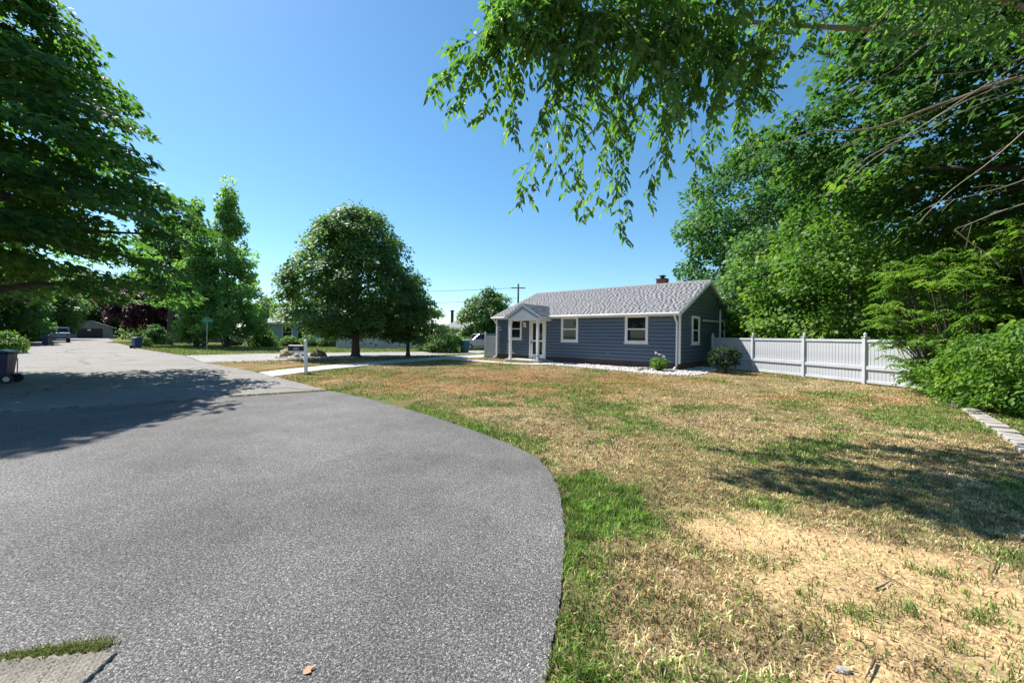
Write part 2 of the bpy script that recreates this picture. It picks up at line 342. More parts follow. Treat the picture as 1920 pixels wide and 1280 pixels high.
def lawncol(x, y):
    """returns colour (N,3), cover 0..1 (how thick the grass stands), green 0..1"""
    n1 = fbm(x*.55+3, y*.55+9, 5); n2 = fbm(x*1.7+31, y*1.7+2, 4); n3 = fbm(x*.22+50, y*.22+20, 3)
    de = seg_dist(EDGE, x, y)
    green = sstep(.50, .68, .55*n1+.45*n2) * .5
    wx = (fbm(x*1.9+61,y*1.9+5,4)-.5)*1.1; wy = (fbm(x*1.9+9,y*1.9+77,4)-.5)*1.1; x_, y_ = x, y; x, y = x+wx, y+wy
    gp = np.exp(-(((x-.95)/.5)**2+((y-3.85)/.75)**2)**2) + .8*np.exp(-(((x-.62)/.28)**2+((y-3.1)/.5)**2)**2) + .7*np.exp(-(((x-.55)/.2)**2+((y-5.0)/.22)**2))
    x, y = x_, y_
    gp = sstep(.28, .72, gp*(.25+1.15*fbm(x*3.3+12, y*3.3+44, 4)))
    green = np.maximum(green, .8*gp)
    green = np.maximum(green, .75*sstep(.9, .1, de)*sstep(4.8, 6.2, y)*(.4+n2))             # along the drive, farther off
    green = np.maximum(green, .55*sstep(.40,.15,de)*n2*1.6*(y < 3))
    green = np.maximum(green, .55*sstep(17,13,np.abs(y-20)+9)*0)
    soil = np.exp(-(((x-2.45)/1.15)**2+((y-2.55)/.95)**2)**2) + .9*np.exp(-(((x-1.75)/.55)**2+((y-3.45)/.42)**2)**2) + .7*np.exp(-(((x-1.55)/.5)**2+((y-1.6)/.35)**2)**2)
    soil = np.clip(soil*(.35+1.25*fbm(x*3.1+7, y*3.1+70, 5)), 0, 1); soil = sstep(.38, 1.05, soil)*(1-.8*np.clip(gp,0,1))
    rust = np.clip(sstep(.42,.60,n3*.5+n1*.5)*sstep(8,12,y)*.95+.75*np.exp(-(((x+.5)/4.0)**2+((y-16.0)/3.5)**2)), 0, 1)
    far = sstep(24, 30, np.hypot(x*.5, y))                                                   # the neighbours' greener lawns
    green = green*(1-far) + far*np.clip(.55+.8*(n1-.5)+.4*(n2-.5),0,1)
    tan = np.array([.47,.33,.18]); straw = np.array([.51,.39,.24]); gr = np.array([.13,.215,.045]); gr2 = np.array([.22,.205,.075]); so = np.array([.53,.375,.21]); ru = np.array([.46,.25,.115])
    base = tan*(1-n2)[:,None]+straw*n2[:,None]
    base = base*(1-rust)[:,None]+ru*rust[:,None]
    ol = sstep(.42,.62,fbm(x*.9+80,y*.9+11,4))*.5
    base = base*(1-ol)[:,None]+gr2*ol[:,None]
    c = base*(1-green)[:,None]+gr*green[:,None]
    c = c*(.70+.6*fbm(x*2.6+90,y*2.6+33,4))[:,None]
    c = c*(1-soil)[:,None]+so*soil[:,None]
    return c, 1-.8*soil, green

xs = np.concatenate([np.linspace(-900,-130,8), np.linspace(-120,-25,39), np.linspace(-24,-1.4,92), np.arange(-1.2,9.6,.08), np.linspace(9.8,30,82), np.linspace(32,120,40), np.linspace(140,900,8)])
ys = np.concatenate([np.linspace(-600,-20,10), np.linspace(-16,.2,40), np.arange(.4,9.4,.08), np.linspace(9.6,40,150), np.linspace(41,110,70), np.linspace(120,1200,14)])
gx, gy = np.meshgrid(xs, ys); X, Y = gx.ravel(), gy.ravel()
gc, cover, _ = lawncol(X, Y)
und = (fbm(X*.9, Y*.9, 3)-.5)*.012
Z = und - .004
ids = np.arange(len(X)).reshape(gx.shape)
fa = np.stack([ids[:-1,:-1], ids[:-1,1:], ids[1:,1:], ids[1:,:-1]], -1).reshape(-1, 4)
dull = .48 + .52*(1-cover)                                              # ground colour is darkened where the grass stands thick, full on bare soil
ground = mesh_np('ground', np.stack([X,Y,Z],1), fa, M['ground'], {'col': ('FLOAT_COLOR', np.concatenate([gc*dull[:,None], np.ones((len(X),1))],1))}, smooth=True)
struct(ground, label='dry patchy lawn with bare sandy soil and green tufts')

def sheet(name, poly, z, mat, th=.06, label=None, jag=0.0, fine=.25):
    pts = []
    n = len(poly)
    for i in range(n):
        a = Vector(poly[i]); b = Vector(poly[(i+1) % n]); L = (b-a).length
        k = max(1, min(70, int(L/fine))) if jag else 1
        for j in range(k):
            p = a.lerp(b, j/k)
            if jag: p += Vector((random.uniform(-jag,jag), random.uniform(-jag,jag)))
            pts.append(p)
    import bmesh
    bm = bmesh.new(); vs = [bm.verts.new((p.x,p.y,z)) for p in pts]
    f = bm.faces.new(vs); f.normal_update()
    if f.normal.z < 0: f.normal_flip()
    ex = bmesh.ops.extrude_face_region(bm, geom=[f])
    low = [v for v in ex['geom'] if isinstance(v, bmesh.types.BMVert)]
    for v in low: v.co.z -= 0
    bmesh.ops.delete(bm, geom=[], context='VERTS')
    for v in vs: v.co.z -= th                                            # original ring becomes the bottom
    bm.normal_update(); bmesh.ops.triangulate(bm, faces=[q for q in bm.faces if len(q.verts) > 4])
    me = bpy.data.meshes.new(name); bm.to_mesh(me); bm.free(); me.materials.append(mat)
    o = bpy.data.objects.new(name, me); COL.objects.link(o); struct(o, label=label); return o
sheet('street', ROAD, .010, M['asphalt_road'], label='grey asphalt street running off to the trees', jag=.02)
sheet('driveway', DRIVE, .013, M['asphalt_drive'], label='coarse grey asphalt driveway apron with a curved edge', jag=.010, fine=.045)
sheet('side_street', CROSS, .006, M['asphalt_side'], label='pale side street beyond the mailbox', jag=.02)
sheet('path', PATH, .022, M['concrete'], label='pale concrete path curving towards the bungalow')
sheet('walkway', WALK, .026, M['concrete'], label='narrow concrete walk leading to the porch')

# ribbed concrete slab in the near corner
def slab():
    o = Vector((-1.86, 1.93, 0)); ax = Vector((-.98,-.13,0)).normalized(); ay = Vector((ax.y*-1, ax.x, 0)); ay = Vector((.13,-.98,0)).normalized()
    n = 260; w = 2.2; d = 1.1; prof = []
    dg = (ax*.62+ay*-.78)                                                # ribs run diagonally
    vs = []; fs = []
    nx, ny = 150, 90
    P = np.array([[ (o+ax*(w*i/nx)+ay*(d*j/ny))[:] for i in range(nx+1)] for j in range(ny+1)])
    t = (P[...,0]*.80+P[...,1]*-.60)
    P[...,2] = .026 + .010*np.sin(t*2*math.pi/.036) + .002*(fbm(P[...,0]*9, P[...,1]*9, 3)-.5)
    q = np.arange((nx+1)*(ny+1)).reshape(ny+1, nx+1)
    f = np.stack([q[:-1,:-1], q[:-1,1:], q[1:,1:], q[1:,:-1]], -1).reshape(-1,4)[:, ::-1]
    V = P.reshape(-1,3); ring = np.concatenate([q[0,:], q[1:,-1], q[-1,:-1][::-1], q[1:-1,0][::-1]])
    low = V[ring].copy(); low[:,2] = -.03; m = len(V); k = len(ring); V = np.concatenate([V, low])
    side = np.array([[ring[i], ring[(i+1)%k], m+(i+1)%k, m+i] for i in range(k)])
    return mesh_np('concrete_ramp', V, [f, side], M['concrete_rib'])
struct(slab(), label='ribbed pale concrete slab in the near corner of the drive')

# ------------------------------------------------------------------ grass blades
def blades(name, x, y, col, hgt, wid, seed, lean=.55, z0=None, label=None):
    r = np.random.default_rng(seed); n = len(x)
    a = r.uniform(0, 2*math.pi, n); ln = r.uniform(.15, 1.0, n)*lean*hgt*1.3; b = r.uniform(0, 2*math.pi, n)
    z = (np.zeros(n)-.008 if z0 is None else z0)
    dx, dy = np.cos(a)*wid*.5, np.sin(a)*wid*.5; lx, ly = np.cos(b)*ln, np.sin(b)*ln; lean_z = np.clip(.25*np.asarray(lean), 0, .6)
    V = np.zeros((n,5,3))
    V[:,0] = np.stack([x-dx, y-dy, z],1); V[:,1] = np.stack([x+dx, y+dy, z],1)
    V[:,2] = np.stack([x+dx*.8+lx*.35, y+dy*.8+ly*.35, z+hgt*.6],1); V[:,3] = np.stack([x-dx*.8+lx*.35, y-dy*.8+ly*.35, z+hgt*.6],1)
    V[:,4] = np.stack([x+lx, y+ly, z+hgt*(1-lean_z)],1)
    i = np.arange(n)[:,None]*5
    C = np.repeat(np.concatenate([col, np.ones((n,1))],1), 5, 0)
    o = mesh_np(name, V.reshape(-1,3), [i+np.array([0,1,2,3]), i+np.array([3,2,4])], M['blade'], {'col': ('FLOAT_COLOR', C)})
    o['kind'] = 'stuff'
    if label: o['label'] = label
    return o
def lawn_points(n, x0, x1, y0, y1, seed):
    r = np.random.default_rng(seed); x = r.uniform(x0,x1,n); y = r.uniform(y0,y1,n)
    keep = np.ones(n, bool)
    for p in PAVED: keep &= ~inside(p, x, y)
    keep &= (x/np.maximum(y,.3) < 1.75) & (x/np.maximum(y,.3) > -1.75)
    x, y = x[keep], y[keep]
    c, cov, g = lawncol(x, y)
    clump = sstep(.35,.6,fbm(x*6+5,y*6+8,3))
    k = r.random(len(x)) < np.clip(cov*(.45+.55*clump)+.0, .02, 1)*(.75+.25*g)
    x, y, c, g = x[k], y[k], c[k], g[k]
    m = len(x); t = r.random(m)
    # a blade is either living or straw; the patch says how likely
    living = r.random(m) < np.clip(.10+g*1.0, 0, .95)
    gcol = np.array([.115,.215,.04])*(.6+.9*t)[:,None]+np.array([.05,.04,0])*r.random(m)[:,None]
    scol = c*(.7+.7*t)[:,None]+np.array([.05,.045,.02])*r.random(m)[:,None]
    scol = np.where((r.random(m) < .13)[:,None], np.array([.13,.09,.05])*(.5+t)[:,None], scol)
    scol = np.where((g > .4)[:,None], np.array([.36,.29,.13])*(.6+.7*t)[:,None], scol)
    col = np.where(living[:,None], gcol, scol)
    mod = (.35+1.3*vnoise(x*16+3, y*16+9))*(.75+.5*vnoise(x*4+70, y*4+20))
    return x, y, np.clip(col*mod[:,None]*1.1, .01, .8), g, living, r
def lawn(name, n, box, seed, h0, h1, w, label):
    x, y, c, g, lv, r = lawn_points(n, *box, seed)
    h = r.uniform(h0, h1, len(x))*(1+.5*g)*np.where(lv, 1.15, .85)
    return blades(name, x, y, c, h, w*r.uniform(.7,1.3,len(x)), seed, lean=np.where(lv,.6,1.0)*1.0, label=label)
lawn('grass', 210000, (.0, 6.6, .9, 4.4), 11, .016, .055, .0075, 'short dry grass in the near lawn')
lawn('grass', 200000, (-2.2, 11.5, 4.4, 9.5), 12, .02, .055, .011, 'sun-bleached grass on the middle of the lawn')
lawn('grass', 190000, (-10, 14, 9.5, 24), 13, .03, .06, .018, 'dry grass before the bungalow')
lawn('grass', 130000, (-50, 0, 20, 52), 14, .05, .10, .03, 'green grass on the lawns across the street')

def tufts(centres, per, spread, hmin, hmax, w, col, seed, name, label):
    r = np.random.default_rng(seed); xs_, ys_ = [], []
    for cx, cy in centres:
        xs_.append(r.normal(cx, spread, per)); ys_.append(r.normal(cy, spread*.8, per))
    x = np.concatenate(xs_); y = np.concatenate(ys_); n = len(x); t = r.random(n)
    c = np.array(col)*(.55+.9*t)[:,None]+np.array([.08,.05,0])*r.random(n)[:,None]*.6
    return blades(name, x, y, c, r.uniform(hmin,hmax,n), w*r.uniform(.7,1.3,n), seed, .8, label=label)
r_ = np.random.default_rng(17); lx_, ly_ = r_.uniform(.5,6.0,60000), r_.uniform(1.0,4.6,60000); lk_ = ~inside(DRIVE, lx_, ly_) & (r_.random(60000) < .55*sstep(.2,.75,fbm(lx_*5,ly_*5,3))); lx_, ly_ = lx_[lk_], ly_[lk_]
lc_ = np.where((r_.random(len(lx_)) < .55)[:,None], np.array([.16,.11,.06]), np.array([.50,.38,.21]))*r_.uniform(.5,1.3,len(lx_))[:,None]
blades('thatch', lx_, ly_, lc_, r_.uniform(.003,.012,len(lx_)), r_.uniform(.003,.007,len(lx_)), 18, lean=3.0, label='scraps of dead grass lying on the soil')
tc_ = [G(*p) for p in [(1440,1050),(1420,1045),(1700,1060),(1740,1075),(1775,1085),(1530,1140),(1560,1150),(1525,1130),(1610,1160),(1590,1155),(1650,1140),(1720,1135),(1800,1150),(1840,1160),(1870,1170),(1370,975),(1630,1165),(1550,1190),(1240,1110),(1250,1120),(1200,1130),(1880,1220),(1820,1230),(1700,1150),(1780,1140),(1480,1060),(1300,1150),(1340,1200),(1160,1250),(1110,1230),(1100,1250),(1080,1245),(1400,1120),(1180,1080)]]
tufts([(a_+random.gauss(0,.05), b_+random.gauss(0,.05)) for a_, b_ in tc_ for _ in range(2)], 30, .04, .015, .07, .0045, (.10,.19,.035), 21, 'grass_tufts', 'small green grass tufts on the bare soil')
gs = []
for k in range(60):
    t = k/59; a = Vector(G(0,1243)).lerp(Vector(G(205,1212)), t); gs.append((a.x-.02*random.random(), a.y+.04*(random.random()-.5)))
for k in range(20):
    t = k/19; a = Vector(G(-300,1290)).lerp(Vector(G(0,1243)), t); gs.append((a.x, a.y))
o = tufts(gs, 34, .026, .008, .034, .004, (.17,.21,.06), 22, 'grass_tufts', 'strip of grass between the drive and the ribbed slab'); o.location.z = .02
cr = []
for k in range(150):
    t = k/149; L = len(CRACK)-1
    i = min(3, int(t*3.999)); u = t*3.999-i
    if i > 3: continue
    a = Vector(CRACK[i]).lerp(Vector(CRACK[i+1]), u)
    if i == 0 or random.random() < .35: cr.append((a.x, a.y))
for k in range(60):
    a = Vector(CRACK[0]).lerp(Vector(CRACK[1]), k/59); cr.append((a.x,a.y))
o = tufts(cr, 14, .035, .02, .05, .008, (.13,.16,.04), 23, 'grass_tufts', 'line of weeds in the joint between street and drive'); o.location.z = .025

# ------------------------------------------------------------------ leaves
TEMPL = {
 'diamond': (np.array([(0,0,0),(.5,-.5,.08),(1,0,-.06),(.5,.5,.08)]), [np.array([[0,1,2,3]])]),
 'leaf': (np.array([(0,0,0),(.28,-.5,.09),(.68,-.36,.04),(1,0,-.12),(.68,.36,.04),(.28,.5,.09)]), [np.array([[0,1,2,3],[0,3,4,5]])]),
 'maple': (np.array([(0,0,0),(.12,-.36,.03),(.5,-.6,.0),(.52,-.24,.06),(1,0,-.1),(.52,.24,.06),(.5,.6,.0),(.12,.36,.03)]), [np.array([[0,1,2,3],[0,3,4,5],[0,5,6,7]])]),
}
def nrm(a): return a/np.maximum(np.linalg.norm(a, axis=-1, keepdims=True), 1e-9)
def leaf_mesh(name, P, A, N, L, wr, tone, kind, mat, parent=None, stuff=False):
    A = nrm(A); S = nrm(np.cross(A, N)); N = np.cross(S, A)
    T, fs = TEMPL[kind]; k = len(T); n = len(P); L = np.broadcast_to(np.asarray(L, float), (n,))
    V = P[:,None,:] + (A[:,None,:]*T[None,:,0:1] + S[:,None,:]*T[None,:,1:2]*wr + N[:,None,:]*T[None,:,2:3])*L[:,None,None]
    i = np.arange(n)[:,None,None]*k
    F_ = [(i+f[None]).reshape(-1, f.shape[1]) for f in fs]
    o = mesh_np(name, V.reshape(-1,3), F_, mat, {'tone': ('FLOAT', np.repeat(np.clip(tone,0,1), k))}, parent=parent)
    if stuff: o['kind'] = 'stuff'
    return o

def crown_points(profile, ncl, per, disc, thick, seed, lump=.22, shell=.42, flat=.35):
    """clusters of leaves spread through the volume of a crown given as (z, radius) pairs"""
    r = np.random.default_rng(seed)
    zs = np.array([p[0] for p in profile]); rs = np.array([p[1] for p in profile])
    zz = r.uniform(zs[0], zs[-1], ncl*6); w = np.interp(zz, zs, rs); zz = zz[r.random(len(zz)) < (w/ rs.max())**1.0+.05][:ncl]
    n = len(zz); th = r.uniform(0, 2*math.pi, n)
    rad = np.interp(zz, zs, rs)
    ph = r.uniform(0, 6.28, 8)
    lob = 1+lump*(np.sin(th*3+ph[0]+zz*.7)*.4+np.sin(th*5+ph[1]-zz*1.3)*.35+np.sin(th*2+zz*2.1+ph[2])*.35+r.normal(0,.25,n))
    q = r.random(n)**shell*rad*lob
    C = np.stack([np.cos(th)*q, np.sin(th)*q, zz], 1)
    out = np.stack([np.cos(th), np.sin(th), np.zeros(n)], 1)
    # leaves
    m = n*per; ci = np.repeat(np.arange(n), per)
    rr = np.sqrt(r.random(m))*disc*r.uniform(.6,1.25,n)[ci]; ta = r.uniform(0,2*math.pi,m)
    e1 = out[ci]; e2 = np.stack([-e1[:,1], e1[:,0], np.zeros(m)],1); up = np.array([0,0,1.0])
    tilt = r.uniform(.1,.6,n)[ci]
    d1 = nrm(e1 - up*tilt[:,None]); nn = nrm(up + e1*tilt[:,None])
    P = C[ci] + d1*(np.cos(ta)*rr)[:,None] + e2*(np.sin(ta)*rr)[:,None] + nn*(r.normal(0,1,m)*thick*(1-.5*rr/disc))[:,None]
    A = nrm(d1*(np.cos(ta)*.8+.5)[:,None] + e2*(np.sin(ta)*.8)[:,None] - up*r.uniform(0,.7,m)[:,None] + r.normal(0,.25,(m,3)))
    N = nrm(nn + r.normal(0, flat, (m,3)))
    tone = np.clip(r.normal(.45,.16,n)[ci] + r.normal(0,.14,m), 0, 1)
    return P, A, N, tone, C

def grow_trunk(mb, base_r, height, C, seed, nlimb=14, lean=(0,0), crown0=.25, n=9):
    r = random.Random(seed); pts = []; rad = []
    for i in range(9):
        t = i/8; pts.append((lean[0]*t+r.uniform(-.06,.06)*height*.1*t, lean[1]*t+r.uniform(-.06,.06)*height*.1*t, height*t)); rad.append(base_r*(1-.86*t)*(1.45 if i == 0 else 1))
    pts.insert(1, (pts[0][0], pts[0][1], .25)); rad.insert(1, base_r*1.08)
    mb.tube(pts, rad, n)
    idx = list(range(len(C))); r.shuffle(idx)
    for k in idx[:nlimb]:
        c = C[k]; t = max(crown0*.7, min(.93, (c[2]-.18*math.hypot(c[0],c[1]))/height)); b = Vector((lean[0]*t, lean[1]*t, height*t)); e = Vector(c)
        mid = b.lerp(e,.5)+Vector((r.uniform(-.2,.2),r.uniform(-.2,.2),(e-b).length*.08)); br = base_r*(1-.86*t)*.5
        mb.tube([b, b.lerp(mid,.5)+Vector((0,0,.05)), mid, mid.lerp(e,.55), e], [br, br*.8, br*.55, br*.33, br*.14], 5, False)
    return mb

def tree(name, label, loc, profile, base_r, ncl, per, disc, thick, leaf, wr, mat, kind='diamond', seed=1, bark='bark', trunk_h=None, nlimb=16, group=None, lean=(0,0), lump=.22, shell=.42, cat='tree', crown0=.2, flat=.35):
    t = thing(name, label, cat, loc, 0, group)
    P, A, N, tone, C = crown_points(profile, ncl, per, disc, thick, seed, lump, shell, flat)
    k = np.clip(P[:,2]/profile[-1][0], 0, 1); P[:,0] += lean[0]*k; P[:,1] += lean[1]*k
    r = np.random.default_rng(seed+99)
    keep = P[:,2] > .05; P, A, N, tone = P[keep], A[keep], N[keep], tone[keep]
    leaf_mesh('crown', P, A, N, leaf*r.uniform(.7,1.25,len(P)), wr, tone, kind, mat, t)
    grow_trunk(MB(), base_r, trunk_h or profile[-1][0]*.9, C, seed, nlimb, lean, crown0).build('trunk', M[bark], t, True)
    return t
def copy_tree(src, label, loc, rz, sc, group=None):
    c = src.copy(); COL.objects.link(c); c.location = loc; c.rotation_euler = (0,0,rz); c.scale = (sc,sc,sc) if not hasattr(sc,'__len__') else sc
    c['label'] = label
    if group: c['group'] = group
    for ch in list(src.children):
        d = ch.copy(); COL.objects.link(d); d.parent = c
    return c

# ------------------------------------------------------------------ the bungalow
HA = .8431; HL, HW = 11.95, 8.75; EAVE = 2.74; PK = 4.70; FZ = .32
HC = Vector((7.895, 19.066, 0)); HROT = HA - math.pi/2
house = thing('house', 'blue-grey clapboard bungalow with white trim and a small gabled porch', 'house', HC, HROT)
def hl(x, y, z=0): return HC + Matrix.Rotation(HROT, 3, 'Z') @ Vector((x, y, z))
OV, SO = .32, .12                                   # eave and gable overhangs
slope = (PK-EAVE)/(HW/2+OV)
def roof_z(y): return PK - abs(y-HW/2)*slope         # roof surface height
MB().box(-HL+.02, -.02, .02, HW-.02, .0, FZ+.02).build('foundation', M['brick'], house)
wall_top = EAVE + OV*slope - .1
MB().prism([(.03,FZ),(HW-.03,FZ),(HW-.03,wall_top-.05),(HW/2,roof_z(HW/2)-.14),(.03,wall_top-.05)], 'x', -HL+.03, -.03).build('wall', M['siding'], house)
# clapboards, each a tapered board of its own
step = .182; nb = int((wall_top-FZ)/step)
PROF = [(.0,.0),(-.045,.0),(-.048,.118),(-.008,.150),(-.004,step+.012),(.006,step+.012)]
bdme = MB().prism([(y_,z_) for y_,z_ in PROF][::-1], 'x', 0, 1)
b0 = bdme.build('siding_board', M['siding'], house)
first = True
for i in range(nb):
    z = FZ + i*step
    h_ = step if z+step < wall_top-.0 else wall_top-z
    o = b0 if first else share(b0, house); first = False
    o.location = (-HL, .028, z); o.scale = (HL, 1, 1)
gb = MB().prism([(-y_,z_) for y_,z_ in PROF], 'y', 0, 1)
g0 = None; z = FZ
while z < PK-.3:
    if z+step < EAVE+.02: y0, y1 = .0, HW
    else:
        half = (PK-.13-(z+step*.6))/slope; y0, y1 = HW/2-half, HW/2+half
    if y1-y0 < .2: break
    if g0 is None: g0 = gb.build('siding_board', M['siding'], house); o = g0
    else: o = share(g0, house)
    o.location = (-.028, y0, z); o.scale = (1, y1-y0, 1)
    o2 = share(g0, house, rot=(0,0,math.pi)); o2.location = (-HL+.028, y1, z); o2.scale = (1, y1-y0, 1)
    z += step
# corner boards
for (x, y) in ((-.055,-.03),(-HL-.03,-.03),(-.055,HW-.06)):
    MB().box(x, x+.09, y, y+.09, FZ-.03, wall_top-.12).build('corner_board', M['white'], house)
# roof deck, fascia, soffit
def roof_slab(y0, y1, name):
    z0, z1 = roof_z(y0), roof_z(y1)
    return MB().hexa([(-HL-SO,y0,z0-.11),(SO,y0,z0-.11),(SO,y1,z1-.11),(-HL-SO,y1,z1-.11),(-HL-SO,y0,z0-.012),(SO,y0,z0-.012),(SO,y1,z1-.012),(-HL-SO,y1,z1-.012)]).build(name, M['soffit'], house)
roof_slab(-OV, HW/2, 'roof_deck'); roof_slab(HW/2+.001, HW+OV, 'roof_deck')
def shingles(name, x0, x1, ya, yb, zfun, parent, seed, row=.13, tab=.26):
    """rows of tabs from eave ya to ridge yb; zfun(y) height"""
    r = np.random.default_rng(seed); V = []; Fc = []; T = []
    Ls = math.hypot(yb-ya, zfun(yb)-zfun(ya)); nr = int(Ls/row); ex_ = (yb-ya)/Ls; ez = (zfun(yb)-zfun(ya))/Ls
    sy = 1 if yb > ya else -1; ny, nz = -ez*sy*sy*(1 if True else 1), abs(ex_)
    nyv = -ez if yb > ya else -ez*-1*-1
    nvec = np.array([0, -ez*np.sign(ex_), abs(ex_)])
    for i in range(nr+1):
        s0 = max(0, i*row-.0); s1 = min(Ls, s0+row+.03); x = x0-(r.random()*tab)
        while x < x1:
            w = tab*r.uniform(.6,1.3); a, b = max(x0,x), min(x1,x+w-.008)
            if b-a > .02:
                t = r.uniform(.010,.022); p0 = np.array([0, ya+ex_*s0, zfun(ya)+ez*s0]); p1 = np.array([0, ya+ex_*s1, zfun(ya)+ez*s1])
                n = len(V)
                for q, k in ((p0,-.012),(p1,-.012),(p0,t),(p1,.002)):
                    c = q+nvec*k; V.append((a,c[1],c[2])); V.append((b,c[1],c[2]))
                fs = [(n+4,n+5,n+7,n+6),(n,n+1,n+5,n+4),(n+1,n+3,n+7,n+5),(n+2,n,n+4,n+6)]
                if yb < ya: fs = [f[::-1] for f in fs]
                Fc += fs; T += [float(np.clip(r.normal(.5,.11),0,1))]*8
            x += w
    o = mesh_np(name, np.array(V), np.array(Fc), M['shingle'], {'tone': ('FLOAT', T)}, parent=parent); o['kind'] = 'stuff'; return o
shingles('shingles', -HL-SO-.02, SO+.02, -OV-.03, HW/2, roof_z, house, 5)
shingles('shingles', -HL-SO-.02, SO+.02, HW+OV+.03, HW/2, roof_z, house, 6)
MB().prism([(HW/2-.16,PK-.05),(HW/2+.16,PK-.05),(HW/2,PK+.035)], 'x', -HL-SO-.02, SO+.02).build('ridge_cap', M['shingle'], house)
# rake boards
for x in (SO+.004, -HL-SO-.034):
    for y0, y1 in ((-OV, HW/2), (HW/2, HW+OV)):
        z0, z1 = roof_z(y0), roof_z(y1)
        MB().hexa([(x,y0,z0-.17),(x+.03,y0,z0-.17),(x+.03,y1,z1-.17),(x,y1,z1-.17),(x,y0,z0-.0),(x+.03,y0,z0-.0),(x+.03,y1,z1-.0),(x,y1,z1-.0)]).build('rake_board', M['white'], house)
# gutters
for y0, sg in ((-OV-.035, -1), (HW+OV+.035, 1)):
    zz = roof_z(-OV)-.03
    MB().prism([(y0,zz),(y0+sg*.10,zz),(y0+sg*.12,zz-.03),(y0+sg*.08,zz-.11),(y0,zz-.11)][::(-1 if sg < 0 else 1)], 'x', -HL-SO, SO).build('gutter', M['white'], house)
MB().box(-HL-.04, .04, -OV, .0, wall_top-.16, wall_top-.13).build('soffit', M['soffit'], house)
MB().box(-HL, .0, -.026, -.012, wall_top-.20, wall_top-.165).build('frieze_board', M['white'], house)
# downspouts
def downspout(x, parent, flip=1):
    zt = roof_z(-OV)-.13
    pts = [(x,-OV-.09,zt+.03),(x,-OV-.09,zt-.05),(x,-.09,zt-.36),(x,-.075,zt-.5),(x,-.075,.28),(x,-.10,.17),(x-.0*flip,-.42,.07)]
    MB().tube(pts, .045, 6).build('downspout', M['white'], parent)
downspout(-.12, house); downspout(-HL+.12, house)
MB().box(-.30,.06,-1.05,-.38,.012,.06).build('splash_block', M['concrete'], house)

def make_window(x0, z0, w, h, face='front'):
    T = .095
    rot = 0 if face == 'front' else math.pi/2
    def place(o, par=None):
        if par is None:
            o.parent = house; o.location = (x0, -.0, z0) if face == 'front' else (0.0, x0, z0); o.rotation_euler = (0,0,rot)
        else: o.parent = par
        return o
    m = MB()
    m.box(0, T, -.075, .0, 0, h); m.box(w-T, w, -.075, .0, 0, h); m.box(T, w-T, -.073, .0, h-T, h); m.box(T, w-T, -.073, .0, 0, T*.9)
    wf = place(m.build('window', M['white'], bevel=.006))
    MB().box(-.04, w+.04, -.105, .0, -.035, .002).build('sill', M['white'], wf)
    s = MB(); i0, i1, k0, k1 = T, w-T, T*.9, h-T; mid = (k0+k1)/2
    s.box(i0, i0+.04, -.045, -.01, k0, k1); s.box(i1-.04, i1, -.045, -.01, k0, k1); s.box(i0+.04, i1-.04, -.048, -.008, mid-.03, mid+.03); s.box(i0+.04, i1-.04, -.045, -.01, k0, k0+.05); s.box(i0+.04, i1-.04, -.045, -.01, k1-.04, k1)
    s.build('sash', M['white'], wf)
    MB().box(i0+.04, i1-.04, -.036, -.030, mid+.03, k1-.04).build('pane', M['glass'], wf)
    MB().box(i0+.04, i1-.04, -.032, -.026, k0+.05, mid-.03).build('pane', M['glass'], wf)
    return wf
make_window(-10.85, 1.28, 1.12, 1.38); make_window(-6.72, 1.22, 1.14, 1.44); make_window(-2.75, 1.22, 1.22, 1.44)
make_window(1.60, 1.20, 1.12, 1.44, 'gable'); make_window(6.45, 1.25, 1.05, 1.38, 'gable')
# front door
dr = MB(); dx0, dx1, dz0, dz1 = -9.08, -7.82, .15, 2.56
dr.box(dx0, dx0+.11, -.08, .0, dz0, dz1); dr.box(dx1-.11, dx1, -.08, .0, dz0, dz1); dr.box(dx0+.11, dx1-.11, -.078, .0, dz1-.12, dz1)
door = dr.build('door', M['white'], house)
d = MB(); a0, a1 = dx0+.13, dx1-.13
d.box(a0, a0+.13, -.055, -.015, dz0+.03, dz1-.14); d.box(a1-.13, a1, -.055, -.015, dz0+.03, dz1-.14); d.box(a0+.13, a1-.13, -.053, -.017, dz1-.26, dz1-.14); d.box(a0+.13, a1-.13, -.053, -.017, dz0+.03, dz0+.25); d.box(a0+.13, a1-.13, -.053, -.017, 1.18, 1.27)
d.build('door_leaf', M['white'], door)
MB().box(a0+.13, a1-.13, -.040, -.034, 1.27, dz1-.26).build('pane', M['glass'], door)
MB().box(a0+.13, a1-.13, -.040, -.034, dz0+.25, 1.18).build('pane', M['glass'], door)
MB().box(a0+.03, a0+.06, -.10, -.055, 1.05, 1.22).build('handle', M['metal_dark'], door)
MB().box(dx0, dx1, -.20, .0, .10, .15).build('threshold', M['concrete'], door)
# porch
px0, px1, pd = -9.62, -7.52, -1.22; pc = (px0+px1)/2
porch = MB().box(px0-.28, px1+.28, pd-.22, -.03, .02, .12).build('porch', M['concrete'], house, bevel=.012)
for x in (px0, px1):
    p = MB().box(x-.065, x+.065, pd-.065, pd+.065, .12, 2.42).box(x-.085, x+.085, pd-.085, pd+.085, .121, .24).box(x-.085, x+.085, pd-.085, pd+.085, 2.28, 2.38)
    p.build('porch_post', M['white'], porch)
